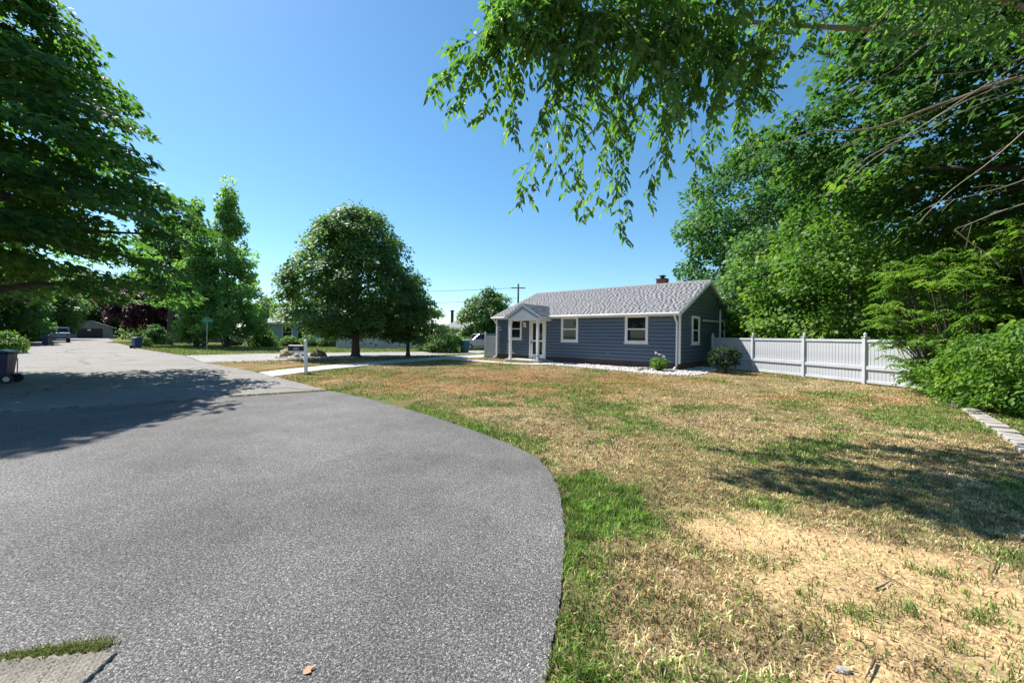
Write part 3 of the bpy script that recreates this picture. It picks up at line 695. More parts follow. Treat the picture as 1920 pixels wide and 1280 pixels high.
# beam with shallow pediment arch, gable face, porch roof
pe, pr = 2.62, 3.42; ohx = .36; hw = (px1-px0)/2+ohx; ps = (pr-pe)/hw
MB().box(px0-.08, px1+.08, pd-.07, pd+.07, 2.42, 2.54).build('porch_beam', M['white'], porch)
for x in (px0, px1): MB().box(x-.06, x+.06, pd+.07, -.02, 2.42, 2.54).build('porch_beam', M['white'], porch)
MB().prism([(pc-hw+.34,2.543),(pc+hw-.34,2.543),(pc,3.06)], 'y', pd-.085, pd-.01).build('pediment', M['white'], porch)
MB().prism([(pc-hw+.05,2.56),(pc+hw-.05,2.56),(pc,pr-.06)], 'y', pd-.008, pd+.06).build('gable_face', M['siding_pale'], porch)
for i in range(4):
    zz = 2.62+i*.182; hh = (pr-.08-zz)/ps
    if hh > .15:
        MB().add([(pc-hh,pd-.012,zz),(pc+hh,pd-.012,zz),(pc+max(.02,hh-.182/ps),pd-.012,zz+.182),(pc-max(.02,hh-.182/ps),pd-.012,zz+.182),(pc-hh,pd-.034,zz),(pc+hh,pd-.034,zz),(pc+max(.02,hh-.182/ps),pd-.016,zz+.182),(pc-max(.02,hh-.182/ps),pd-.016,zz+.182)],
                 [(4,5,6,7),(0,1,5,4),(1,2,6,5),(3,0,4,7),(2,3,7,6)]).build('siding_board', M['siding_pale'], porch)
yb_ = HW/2-(PK-pr)/slope
for sg in (-1, 1):
    e = pc+sg*hw
    def zf(x): return pr-abs(x-pc)*ps
    y_e = max(-OV+.0, HW/2-(PK-pe)/slope)
    vs = [(e,pd-.16,pe-.07),(pc,pd-.16,pr-.07),(pc,yb_,pr-.07),(e,y_e,pe-.07),(e,pd-.16,pe),(pc,pd-.16,pr),(pc,yb_,pr),(e,y_e,pe)]
    fs = [(3,2,1,0),(4,5,6,7),(0,1,5,4),(1,2,6,5),(2,3,7,6),(3,0,4,7)]
    if sg > 0: fs = [f[::-1] for f in fs]
    MB().add(vs, fs).build('porch_roof_deck', M['white'], porch)
    # porch shingles
    V = []; Fc = []; T = []; rr_ = np.random.default_rng(8+sg); nrow = 9
    for i in range(nrow):
        t0, t1 = i/nrow, min(1,(i+1.2)/nrow)
        ya = pd-.18; x_a, x_b = e+(pc-e)*t0, e+(pc-e)*t1; yend = y_e+(yb_-y_e)*t0; y = ya
        while y < yend:
            w = rr_.uniform(.15,.33); y2 = min(yend, y+w-.008); n = len(V); th = rr_.uniform(.010,.02)
            V += [(x_a,y,zf(x_a)),(x_a,y2,zf(x_a)),(x_a,y,zf(x_a)+th+.004),(x_a,y2,zf(x_a)+th+.004),(x_b,y2,zf(x_b)+.006),(x_b,y,zf(x_b)+.006)]
            Fc += [(n+2,n+3,n+4,n+5)[::sg],(n,n+1,n+3,n+2)[::sg]]; T += [float(np.clip(rr_.normal(.45,.2),0,1))]*6; y += w
    so_ = mesh_np('porch_shingles', np.array(V), np.array(Fc), M['shingle'], {'tone': ('FLOAT', T)}, parent=porch); so_['kind'] = 'stuff'
    # fascia of the little gable
    MB().hexa([(e,pd-.19,pe-.11),(pc,pd-.19,pr-.11),(pc,pd-.162,pr-.11),(e,pd-.162,pe-.11),(e,pd-.19,pe-.015),(pc,pd-.19,pr-.015),(pc,pd-.162,pr-.015),(e,pd-.162,pe-.015)]).build('fascia', M['siding_pale'], porch)
# wall lantern
lan = MB().box(-9.50,-9.38,-.05,-.0,2.05,2.32).box(-9.52,-9.36,-.19,-.05,2.30,2.34).box(-9.51,-9.37,-.18,-.06,2.10,2.30).build('wall_lantern', M['white'], house)
MB().box(-9.49,-9.39,-.186,-.18,2.13,2.27).build('lantern_glass', M['curtain'], lan)
MB().box(-3.82,-3.64,-.03,.0,.62,.78).build('vent', M['siding'], house, bevel=.01)
# conduit on the gable
MB().tube([(.08,3.25,2.45),(.08,6.25,2.47)], .045, 8).build('conduit_pipe', M['white'], house)
MB().tube([(.10,6.3,.5),(.10,6.3,3.2)], .055, 8).build('conduit_pipe', M['white'], house)
MB().box(.02,.14,6.15,6.45,1.1,1.5).build('meter_box', M['metal_grey'], house)
# chimney
ch = MB().box(-2.95,-2.40,4.38,4.9,3.9,4.98).build('chimney', M['chimney_brick'], house)
cp = MB().box(-2.98,-2.37,4.35,4.93,4.98,5.03); cp.tube([(-2.67,4.64,5.03),(-2.67,4.64,5.20)], .13, 10); cp.tube([(-2.67,4.64,5.2),(-2.67,4.64,5.26)], [.24,.1], 10)
cp.build('chimney_cap', M['metal_dark'], ch)
# small black stand beside the porch post
st = thing('plant_stand', 'small black metal stand at the foot of the right porch post', 'stand', hl(-7.35,-1.55,.0), HROT)
MB().box(-.18,.18,-.14,.14,.40,.425).build('top', M['black'], st, bevel=.004)
for sx in (-1,1):
    for sy in (-1,1): MB().tube([(sx*.15,sy*.11,.40),(sx*.17,sy*.13,0)], .012, 6).build('leg', M['black'], st)

# ------------------------------------------------------------------ gravel bed
def pebbles(name, pts, s0, s1, seed, label, mat=None):
    r = np.random.default_rng(seed); n = len(pts)
    T = np.array([(1,0,0),(0,1,0),(-1,0,0),(0,-1,0),(0,0,1),(0,0,-1)],float); fs = np.array([(0,1,4),(1,2,4),(2,3,4),(3,0,4),(1,0,5),(2,1,5),(3,2,5),(0,3,5)])
    S = r.uniform(s0,s1,n)[:,None,None]*r.uniform(.6,1.2,(n,6,1)); a = r.uniform(0,6.28,n); ca, sa = np.cos(a)[:,None], np.sin(a)[:,None]
    V = T[None]*S; V[...,2] *= .6; V = np.stack([V[...,0]*ca-V[...,1]*sa, V[...,0]*sa+V[...,1]*ca, V[...,2]],-1) + pts[:,None,:]
    tn = r.random(n)
    o = mesh_np(name, V.reshape(-1,3), (np.arange(n)[:,None,None]*6+fs[None]).reshape(-1,3), M['pebble'], {'tone':('FLOAT',np.repeat(tn,6))}); o['kind']='stuff'; o['label']=label; (o.data.materials.__setitem__(0, mat) if mat else None); return o
m_, nt_, b_ = newmat('pebble'); a_ = nd(nt_, 'ShaderNodeAttribute', attribute_name='tone'); r_ = ramp(nt_, [(0,(.22,.19,.18)),(.5,(.50,.46,.43)),(1,(.74,.71,.68))]); nt_.links.new(a_.outputs['Fac'], r_.inputs[0]); nt_.links.new(r_.outputs[0], b_.inputs['Base Color']); b_.inputs['Roughness'].default_value=.8; M['pebble']=m_
q = np.random.default_rng(31); bx_, by_ = q.uniform(1.5,10.6,9000), q.uniform(16,24.5,9000); k_ = inside(BED, bx_, by_)
pebbles('gravel', np.stack([bx_[k_],by_[k_],np.full(k_.sum(),.01)],1), .04, .085, 32, 'pale gravel bed along the foot of the bungalow')
sheet('gravel_base', BED, .004, M['edge_stone'], label='pale bed of crushed stone under the gravel')
rp = [];
for k in range(420):
    t = random.random(); p = Vector(G(600,671.5)).lerp(Vector(G(665,671.5)), t) if k < 260 else Vector(G(530,670.5)).lerp(Vector(G(600,671.5)), t); rp.append((p.x+random.uniform(-.3,.3), p.y+random.uniform(-.7,.7), .03))
pebbles('gravel', np.array(rp), .05, .13, 33, 'strip of pale rocks beside the boulders across the path')

cx_ = np.random.default_rng(71); ce = []
for (x0,y0),(x1,y1) in zip(EDGE[:-1], EDGE[1:]):
    n_ = int(math.hypot(x1-x0,y1-y0)*(120 if y0 < 6 else 40)); t_ = cx_.random(n_); sp = cx_.normal(.015,.035,n_)
    L_ = math.hypot(x1-x0,y1-y0); nx_, ny_ = -(y1-y0)/L_, (x1-x0)/L_
    ce.append(np.stack([x0+(x1-x0)*t_+nx_*sp, y0+(y1-y0)*t_+ny_*sp, np.full(n_,.004)+.009*(sp < 0)],1))
pebbles('gravel', np.concatenate(ce), .002, .008, 72, 'crumbs of grit along the edge of the driveway', pbr('grit',(.13,.115,.095),.9,.5,60))
def rock(name, label, loc, s, seed, mat='boulder', cat='rock', group=None):
    r = np.random.default_rng(seed)
    import bmesh
    bm = bmesh.new(); bmesh.ops.create_icosphere(bm, subdivisions=3, radius=1.0)
    for v in bm.verts:
        p = v.co; f = 1+.16*math.sin(p.x*3+seed)*math.cos(p.y*4+seed*2)+.10*math.sin(p.z*5+p.x*6+seed)+r.normal(0,.02)
        v.co = Vector((p.x*s[0]*f, p.y*s[1]*f, max(-.2, p.z)*s[2]*f+s[2]*.15))
    me = bpy.data.meshes.new(name); bm.to_mesh(me); bm.free(); me.materials.append(M[mat]); me.polygons.foreach_set('use_smooth',[True]*len(me.polygons))
    o = bpy.data.objects.new(name, me); COL.objects.link(o); o.location = loc; return tag(o, label, cat, group)
p = G(537,669); rock('boulder', 'brown boulder left of the mailbox post, beyond the path', (p[0],p[1],0), (.42,.4,.42), 3)
p = G(597,669); rock('boulder', 'rounded tan boulder just right of the mailbox post, beyond the path', (p[0],p[1],0), (.5,.45,.38), 5)
p = G(562,670); rock('boulder', 'low dark rock behind the mailbox post between two boulders', (p[0],p[1],0), (.5,.35,.2), 8)
rock('flat_rock', 'flat pale slab rock in the gravel beside the flowering plant', (6.1,18.9,.02), (.34,.22,.11), 12, 'edge_stone')

# garden edging of concrete blocks on the right
ed = thing('garden_edging', 'curved row of pale concrete edging blocks below the shrubs on the right', 'edging', (0,0,0))
ep = [Vector(G(1786,752)), Vector(G(1820,770)), Vector(G(1855,792)), Vector(G(1890,815)), Vector(G(1915,832)), Vector((6.6,4.9)), Vector((6.2,4.0))]
e0 = None; acc = []
for a, b in zip(ep[:-1], ep[1:]):
    n = max(1, int((b-a).length/.34))
    for i in range(n): acc.append((a.lerp(b,(i+.5)/n), math.atan2((b-a).y,(b-a).x)))
for i, (p, an) in enumerate(acc):
    if e0 is None: o = e0 = MB().box(-.155,.155,-.13,.13,-.03,.06).build('edging_block', M['edge_stone'], ed, bevel=.015)
    else: o = share(e0, ed)
    o.location = (p.x+random.uniform(-.015,.015), p.y+random.uniform(-.015,.015), random.uniform(-.012,.012)); o.rotation_euler = (random.uniform(-.05,.05),random.uniform(-.05,.05),an+random.uniform(-.08,.08))

# ------------------------------------------------------------------ fences
def fence(t, posts, H, pick=.105, gap=.012):
    lib = {}
    def post(p):
        if 'p' not in lib:
            lib['p'] = MB().box(-.065,.065,-.065,.065,-.02,H+.07).build('post', M['vinyl'], t, bevel=.006)
            c = MB().box(-.085,.085,-.085,.085,H+.07,H+.10); c.tube([(0,0,H+.10),(0,0,H+.13),(0,0,H+.17),(0,0,H+.21),(0,0,H+.25)], [.05,.035,.06,.045,.005], 8); lib['c'] = c.build('cap', M['vinyl'], lib['p'])
            o = lib['p']
        else:
            o = share(lib['p'], t); share(lib['c'], o)
        o.location = (p[0],p[1],0)
        return o
    for p in posts: post(p)
    for a, b in zip(posts[:-1], posts[1:]):
        a, b = Vector(a), Vector(b); L = (b-a).length; an = math.atan2((b-a).y,(b-a).x)
        for z0, z1, w in ((H-.09,H,.045),(.50,.62,.055),(.03,.13,.04)):
            o = MB().box(.07, L-.07, -w, w, z0, z1).build('rail', M['vinyl'], t, bevel=.006); o.location = (a.x,a.y,0); o.rotation_euler=(0,0,an)
        n = int((L-.14)/(pick+gap)); st_ = (L-.14)/n
        for i in range(n):
            if 'k' not in lib: o = lib['k'] = MB().box(-pick/2,pick/2,-.011,.011,.05,H-.05).build('picket', M['vinyl'], t)
            else: o = share(lib['k'], t)
            q = a.lerp(b, (.07+st_*(i+.5))/L); o.location = (q.x, q.y, random.uniform(-.004,.004)); o.rotation_euler = (0,0,an+random.uniform(-.012,.012))
f1 = thing('fence', 'tall white vinyl privacy fence with pointed post caps right of the bungalow', 'fence')
fence(f1, [(10.55,21.3),(11.22,18.85),(11.87,16.45),(12.42,14.25),(13.0,11.95),(13.5,9.65),(14.0,7.35)], 1.55)
f2 = thing('fence', 'short white fence panel at the far left corner of the bungalow', 'fence')
pl = hl(-HL-.05,.35); f2b = (pl.x-.85, pl.y-.05)
fence(f2, [(pl.x-.12,pl.y+.1),(pl.x-1.0,pl.y+.55)], 1.52)

# ------------------------------------------------------------------ mailbox
mx_, my_ = G(574,700)
mb_ = thing('mailbox', 'black mailbox with white numerals on a leaning white post at the lawn corner', 'mailbox', (mx_,my_,0), R(6))
pm = MB(); pm.hexa([(-.05,-.05,-.05),(.05,-.05,-.05),(.05,.05,-.05),(-.05,.05,-.05),(-.085,-.05,1.2),(.015,-.05,1.2),(.015,.05,1.2),(-.085,.05,1.2)])
post = pm.build('post', M['white'], mb_, bevel=.006)
cpm = MB(); cpm.box(-.10,.03,-.065,.065,1.2,1.225); cpm.tube([(-.036,0,1.225),(-.036,0,1.26),(-.036,0,1.31)], [.045,.06,.008], 8); cpm.build('finial', M['white'], post)
MB().box(-.60,-.03,-.04,.04,.80,.86).build('arm', M['white'], mb_)
MB().hexa([(-.36,-.03,.79),(-.28,-.03,.79),(-.28,.03,.79),(-.36,.03,.79),(-.05,-.03,.46),(-.03,-.03,.54),(-.03,.03,.54),(-.05,.03,.46)]).build('brace', M['white'], mb_)
prof = [(-.085,.865),(.085,.865),(.085,1.0)] + [(.085*math.cos(R(a)), 1.0+.085*math.sin(R(a))) for a in range(15,180,15)] + [(-.085,1.0)]
bxm = MB().prism(prof, 'x', -.60, -.10).build('box', M['black'], mb_)
MB().prism([(a*1.06,(z-.95)*1.05+.95) for a,z in prof], 'x', -.625, -.602).build('box_door', M['black'], bxm)
MB().box(-.35,-.31,.088,.10,.98,1.12).build('flag', pbr('flag_red',(.35,.02,.02),.5), bxm)
def text(body, loc, rot, size, mat, parent, name='numerals'):
    c = bpy.data.curves.new(name, 'FONT'); c.body = body; c.size = size; c.align_x = 'CENTER'; c.align_y = 'CENTER'; c.extrude = .001
    o = bpy.data.objects.new(name, c); COL.objects.link(o); o.location = loc; o.rotation_euler = rot; dg = bpy.context.evaluated_depsgraph_get()
    me = bpy.data.meshes.new_from_object(o.evaluated_get(dg)); bpy.data.objects.remove(o); me.materials.clear(); me.materials.append(mat)
    q = bpy.data.objects.new(name, me); COL.objects.link(q); q.parent = parent; q.location = loc; q.rotation_euler = rot; return q
text('101', (-.34,-.0875,.945), (R(90),0,0), .15, M['white'], bxm)

# ------------------------------------------------------------------ wheeled bins
def wheelie(label, loc, rz, h, body, lid, group=None):
    t = thing('wheelie_bin', label, 'bin', loc, rz, group)
    w, d = h*.26, h*.31; k = .78
    b = MB().hexa([(-w*k,-d*k,.05),(w*k,-d*k,.05),(w*k,d*k,.05),(-w*k,d*k,.05),(-w,-d,h*.90),(w,-d,h*.90),(w,d,h*.90),(-w,d,h*.90)])
    b.box(-w*1.06,w*1.06,-d*1.06,d*1.06,h*.86,h*.905)
    bo = b.build('body', body, t, bevel=.02)
    MB().prism([(-d*1.1,h*.91),(d*1.1,h*.91),(d*1.1,h*.945),(d*.4,h*.99),(-d*.7,h*.985),(-d*1.12,h*.94)], 'x', -w*1.1, w*1.1).build('lid', lid, t, bevel=.012)
    hb = MB().tube([(-w*.9,d*1.35,h*.88),(w*.9,d*1.35,h*.88)], .018, 8); hb.box(-w*.9,-w*.8,d,d*1.36,h*.86,h*.895); hb.box(w*.8,w*.9,d,d*1.36,h*.86,h*.895); hb.build('handle', body, t)
    for s in (-1,1):
        wh = MB().tube([(s*(w*.86),d*.95,.125),(s*(w*.86+.055),d*.95,.125)], .125, 16).build('wheel', M['rubber'], t)
        MB().tube([(s*(w*.86+.02),d*.95,.125),(s*(w*.86+.062),d*.95,.125)], .07, 12).build('rim', M['metal_grey'], wh)
    for s in (-1,1): MB().box(s*w*.5-.015,s*w*.5+.015,-d*.99,-d*.80,h*.2,h*.80).build('rib', body, t)
    MB().tube([(-w*.5,d*1.02,h*.22),(-w*.5,d*1.12,h*.25),(-w*.5,d*1.12,h*.72),(-w*.5,d*1.02,h*.75)], .014, 6).build('grab_rail', M['metal_grey'], t)
    return t
x, y = G(10,719); wheelie('dark navy wheeled bin at the left edge beside the street', (x-.22,y,.012), R(-62), .96, M['bin_navy'], M['bin_lid'])
x, y = G(257,653); wheelie('blue-green wheeled bin on the right kerb of the street', (x,y,.0), R(160), 1.0, M['bin_blue'], M['bin_green'])
x, y = G(88,647.5); wheelie('dark blue bin far down the street beside the blue truck', (x,y,.01), R(20), 1.05, M['bin_navy'], M['bin_navy'])
x, y = G(872,661); wheelie('teal bin beside the round bush left of the bungalow', (x,y,.0), R(30), 1.1, M['bin_teal'], M['bin_teal'])

# ------------------------------------------------------------------ vehicles
def wheel(t, x, y, r, w):
    o = MB().tube([(x,y-w/2,r),(x,y+w/2,r)], r, 18).build('wheel', M['rubber'], t)
    MB().tube([(x,y-w/2-.006,r),(x,y+w/2+.006,r)], r*.6, 12).build('rim', M['metal_grey'], o)
def vehicle(name, label, loc, rz, kind, mat):
    t = thing(name, label, 'car' if kind != 'pickup' else 'truck', loc, rz)
    L, W = {'sedan': (4.5,1.78), 'suv': (4.7,1.9), 'pickup': (5.4,1.95)}[kind]
    if kind == 'sedan': prof = [(-2.25,.35),(2.2,.35),(2.25,.62),(2.1,.80),(.95,.92),(.2,1.40),(-1.05,1.42),(-1.75,1.0),(-2.2,.95)]; cab = [(.80,.95),(.18,1.34),(-1.0,1.36),(-1.55,1.0)]
    elif kind == 'suv': prof = [(-2.3,.4),(2.3,.4),(2.35,.75),(2.2,1.0),(1.1,1.08),(.4,1.68),(-2.0,1.70),(-2.3,1.1)]; cab = [(.98,1.1),(.38,1.60),(-1.9,1.62),(-2.15,1.12)]
    else: prof = [(-2.7,.5),(2.65,.5),(2.7,.85),(2.6,1.12),(1.2,1.2),(.6,1.82),(-.7,1.84),(-.95,1.2),(-2.7,1.2)]; cab = [(1.08,1.22),(.57,1.74),(-.64,1.76),(-.83,1.22)]
    body = MB().prism(prof[::-1], 'y', -W/2, W/2).build('body', mat, t, bevel=.06)
    for s in (-1,1):
        MB().prism([(x,z) for x,z in cab][::-1], 'y', s*(W/2+.001), s*(W/2+.012)).build('side_window', M['glass'], body)
    x0, z0 = cab[0]; x1, z1 = cab[1]
    MB().hexa([(x0+.10,-W*.42,z0),(x0+.10,W*.42,z0),(x0+.13,W*.42,z0+.01),(x0+.13,-W*.42,z0+.01),(x1+.10,-W*.38,z1),(x1+.10,W*.38,z1),(x1+.13,W*.38,z1+.01),(x1+.13,-W*.38,z1+.01)]).build('windscreen', M['glass'], body)
    x0, z0 = cab[3]; x1, z1 = cab[2]
    MB().hexa([(x0-.18,-W*.42,z0),(x0-.15,-W*.42,z0),(x0-.15,W*.42,z0),(x0-.18,W*.42,z0),(x1-.14,-W*.38,z1),(x1-.11,-W*.38,z1),(x1-.11,W*.38,z1),(x1-.14,W*.38,z1)]).build('rear_window', M['glass'], body)
    fx, rx = L*.31, -L*.31
    for x in (fx, rx):
        for s in (-1,1): wheel(t, x, s*(W/2-.09), .34 if kind != 'pickup' else .39, .22)
    for s in (-1,1):
        MB().box(L/2-.06, L/2+.03, s*W*.36-.16, s*W*.36+.16, .68, .82).build('headlight', M['curtain'], body)
        MB().box(-L/2-.03, -L/2+.05, s*W*.38-.12, s*W*.38+.12, .78, .98).build('tail_light', pbr('tail_red',(.25,.01,.01),.3), body)
    MB().box(L/2-.05, L/2+.06, -W*.46, W*.46, .40, .56).build('bumper', M['black'], body); MB().box(-L/2-.06, -L/2+.05, -W*.46, W*.46, .42, .58).build('bumper', M['black'], body)
    return t
x, y = G(108,641.5); vehicle('truck', 'blue pickup truck parked far down on the left of the street', (x,y,.01), R(140), 'pickup', M['car_blue'])
x, y = G(395,650); vehicle('car', 'black car parked in the shade behind the street sign', (x-2.5,y+4,.0), R(12), 'sedan', M['car_black'])
x, y = G(893,657); vehicle('car', 'silver car parked in front of the grey-roofed house behind the bin', (x+.2,y+2,.0), R(205), 'suv', M['car_silver'])

# ------------------------------------------------------------------ street sign, pole, wires
x, y = G(388,656)
sg_ = thing('street_sign', 'green street name sign on a thin grey post across the street', 'sign', (x,y,0), R(15))
MB().tube([(0,0,-.05),(0,0,2.35)], .032, 8).build('post', M['metal_grey'], sg_)
MB().box(-.42,.42,-.006,.006,2.36,2.56).build('name_plate', M['sign_green'], sg_, bevel=.003)
MB().box(-.006,.006,-.42,.42,2.58,2.78).build('name_plate', M['sign_green'], sg_, bevel=.003)
pt = at(972,532,52)
up = thing('utility_pole', 'dark utility pole rising behind the left end of the bungalow roof', 'pole', (pt.x,pt.y,0))
MB().tube([(0,0,-.1),(0,0,pt.z)], [.15,.11], 10).build('shaft', M['bark'], up, True)
MB().box(-.9,.9,-.05,.05,pt.z-.6,pt.z-.48).build('crossarm', M['bark'], up)
up2p = Vector((-46,58,0)); up2 = thing('utility_pole', 'utility pole among the trees far left of the bungalow', 'pole', up2p)
MB().tube([(0,0,-.1),(0,0,7.6)], [.15,.11], 10).build('shaft', M['bark'], up2, True)
for i, (py, lab) in enumerate(((563,'upper overhead power line crossing above the grey-roofed house'),(581,'lower overhead power line crossing above the grey-roofed house'))):
    a = at(830,py,54); z = a.z; pts = []
    for k in range(25):
        t = k/24; X_ = up2p.x*(1-t)+pt.x*t; Y_ = up2p.y*(1-t)+pt.y*t
        pts.append((X_,Y_,(7.4-i*1.3)*(1-t)+(pt.z-.5-i*1.3)*t-(.9+.6*i)*4*t*(1-t)*.6))
    tag(MB().tube(pts, .022 if i == 0 else .018, 5, False).build('power_line', M['black']), lab, 'wire')

# ------------------------------------------------------------------ background buildings
def simple_house(label, loc, rz, L, W, e, pk, wallm, roofm, wins, name='house', cat='house', gable_wins=(), gdoor=None):
    t = thing(name, label, cat, loc, rz)
    MB().prism([(0,-.1),(W,-.1),(W,e),(W/2,pk-.1),(0,e)], 'x', 0, L).build('wall', wallm, t)
    sl = (pk-e)/(W/2)
    rf = None
    for y0, y1, z0, z1 in ((-.35,W/2,e-.35*sl,pk),(W/2,W+.35,pk,e-.35*sl)):
        o = MB().hexa([(-.3,y0,z0-.02),(L+.3,y0,z0-.02),(L+.3,y1,z1-.02),(-.3,y1,z1-.02),(-.3,y0,z0+.12),(L+.3,y0,z0+.12),(L+.3,y1,z1+.12),(-.3,y1,z1+.12)]).build('roof', roofm, t)
        if rf is None: rf = o
    MB().box(-.3,L+.3,-.40,-.355,e-.35*sl-.06,e-.35*sl+.10).build('gutter', M['white'], rf)
    for (x0,z0,w,h) in wins:
        f = MB().box(x0-.09,x0,-.06,.0,z0-.09,z0+h+.09).box(x0+w,x0+w+.09,-.06,.0,z0-.09,z0+h+.09).box(x0,x0+w,-.058,0,z0+h,z0+h+.09).box(x0,x0+w,-.058,0,z0-.09,z0).box(x0,x0+w,-.04,0,z0+h/2-.03,z0+h/2+.03).build('window', M['white'], t)
        MB().box(x0,x0+w,-.02,-.005,z0,z0+h).build('pane', M['glass'], f)
    for (y0,z0,w,h) in gable_wins:
        for xx, s in ((0,-1),(L,1)):
            f = MB().box(min(xx,xx+s*.05),max(xx,xx+s*.05),y0-.09,y0+w+.09,z0-.09,z0+h+.09).build('window', M['white'], t)
            MB().box(min(xx+s*.05,xx+s*.06),max(xx+s*.05,xx+s*.06),y0,y0+w,z0,z0+h).build('pane', M['glass'], f)
    n = int(e/.25)
    for i in range(n): MB().box(.0,L,-.012,.002,i*.25,i*.25+.03).build('lap', wallm, t)
    return t
M['roof_grey'] = pbr('roof_grey', (.17,.17,.185), .9, .25, 12.0, .6, 60)
M['roof_pale'] = pbr('roof_pale', (.30,.30,.31), .9, .2, 12.0, .6, 60)
simple_house('pale blue house with grey roof partly hidden behind the round maple', (-28.3,47.0,0), R(4), 13, 7.5, 2.75, 4.6, M['siding_pale'], M['roof_pale'], [(1.7,.95,.95,1.35),(3.4,.95,1.0,1.35),(7,.95,1.6,1.3)])
simple_house('low house with dark grey gable roof behind the round bush', (-8.8,54.5,0), R(-42), 8.5, 7.5, 2.5, 4.3, M['beige'], M['roof_grey'], [(2,.9,1.0,1.2)], gable_wins=[(1.6,.9,.9,1.3),(3.9,.9,.9,1.3),(5.6,.9,.9,1.3)])
hc = thing('chimney_pipe', 'dark flue pipe standing behind the dark grey gable roof', 'flue', (at(848,600,60).x,60,0))
MB().tube([(0,0,0),(0,0,5.0)], .22, 10).build('flue', M['black'], hc); MB().tube([(0,0,5.0),(0,0,5.15)], .30, 10).build('cowl', M['black'], hc)
gp_ = at(200,640,78)
gar = thing('garage', 'small weathered garage with a dark door at the end of the street', 'garage', (gp_.x-3.2,gp_.y,-.1), R(-38+80))
MB().prism([(-2.9,0),(2.9,0),(2.9,2.2),(0,3.4),(-2.9,2.2)], 'y', 0, 6).build('wall', M['garage_wall'], gar)
for s in (-1,1): MB().hexa([(0,-.3,3.42),(s*3.2,-.3,2.12),(s*3.2,6.3,2.12),(0,6.3,3.42),(0,-.3,3.54),(s*3.2,-.3,2.24),(s*3.2,6.3,2.24),(0,6.3,3.54)]).build('roof', M['roof_grey'], gar)
gd = MB().box(-1.7,1.7,-.04,.0,0,2.0).build('garage_door', M['door_dark'], gar)
for i in range(4): MB().box(-1.66,1.66,-.055,-.041,.04+i*.49,.48+i*.49).build('door_panel', M['door_dark'], gd)
MB().box(-.35,.1,-.09,-.056,1.55,1.85).build('sign_plate', M['white'], gd)
# white board fence and wooden fence in the distance
f3 = thing('fence', 'long white panel fence on the far lawn behind the round maple trunk', 'fence')
a = at(632,648,42); b = at(800,648,44); pp = [ (a.x+(b.x-a.x)*i/4, a.y+(b.y-a.y)*i/4) for i in range(5)]
fence(f3, pp, 1.35, .28, .012)
f4 = thing('fence', 'brown wooden board fence beside the black car under the trees', 'fence')
a = at(308,644,56); b = at(352,644,57); lib = None
for i in range(16):
    q = a.lerp(b, i/15)
    if lib is None: o = lib = MB().box(-.10,.10,-.012,.012,0,1.4).build('board', M['wood'], f4)
    else: o = share(lib, f4)
    o.location = (q.x,q.y,random.uniform(-.03,.03))
for z in (.3,1.1): MB().hexa([(a.x,a.y+.02,z),(b.x,b.y+.02,z),(b.x,b.y+.06,z),(a.x,a.y+.06,z),(a.x,a.y+.02,z+.08),(b.x,b.y+.02,z+.08),(b.x,b.y+.06,z+.08),(a.x,a.y+.06,z+.08)]).build('rail', M['wood'], f4)

# ------------------------------------------------------------------ trees
# large maple over the street on the left
tree('maple_tree', 'large dark green maple overhanging the street at the left edge', (-16.5,11.5,0), [(2.7,4.6),(3.6,5.7),(5.0,5.8),(6.4,5.2),(7.9,4.4),(9.9,3.4),(12,2.2),(14,.8)], .34, 370, 150, 1.1, .12, .20, .95, M['leaf_maple'], 'maple', 41, nlimb=40, lump=.14, shell=.38)
# round maple in the middle
x, y = G(667,670)
tree('maple_tree', 'round-crowned dark green maple standing beyond the concrete path', (x,y,0), [(1.3,2.2),(2.2,4.2),(3.6,4.4),(5.2,4.0),(7.0,3.2),(8.6,2.2),(9.5,.7)], .26, 560, 95, .6, .24, .17, .95, M['leaf_mid'], 'diamond', 42, nlimb=26, lump=.07, shell=.42, trunk_h=7.5)
x, y = G(765,668)
tree('small_tree', 'smaller dark tree close to the right side of the round maple', (x,y,0), [(1.2,1.4),(2.0,2.3),(3.2,2.2),(4.6,1.3),(5.5,.3)], .13, 120, 90, .5, .18, .20, .9, M['leaf_mid'], 'diamond', 43, nlimb=16, lump=.18, trunk_h=4.6)
# tall pale green spired trees
x, y = G(425,651)
tree('tall_tree', 'tall light green tree with pointed top behind the street sign', (x,y,0), [(1.0,2.2),(2.5,3.7),(5,3.2),(8,2.4),(11,1.5),(14,.75),(17,.1)], .22, 330, 75, .6, .35, .26, .8, M['leaf_tulip'], 'diamond', 44, nlimb=24, lump=.30, shell=.5, trunk_h=15.5, flat=.7)
tree('tall_tree', 'lower light green pointed tree left of the tallest one', (x-2.3,y-1.0,0), [(1.0,1.2),(3,1.9),(6,1.8),(9,1.1),(12,.6),(14.6,.1)], .18, 200, 70, .5, .35, .26, .8, M['leaf_tulip'], 'diamond', 45, nlimb=20, lump=.3, shell=.5, trunk_h=11.5, flat=.7)
p = at(318,640,45)
tree('dark_tree', 'high-crowned dark tree between the large maple and the pointed trees', (p.x,p.y,0), [(6.0,1.8),(7.5,3.0),(10,3.2),(12.5,2.4),(14.6,.8)], .28, 170, 80, .85, .3, .28, .85, M['leaf_maple'], 'diamond', 53, nlimb=20)
p = at(285,640,58)
tree('purple_tree', 'purple-leaved maple far down the right side of the street', (p.x,p.y,0), [(1.8,2.5),(3.5,4.6),(6,4.6),(8.4,3.0),(9.6,.8)], .25, 170, 75, .9, .35, .34, .9, M['leaf_purple'], 'diamond', 46, nlimb=18)
p = at(222,640,96)
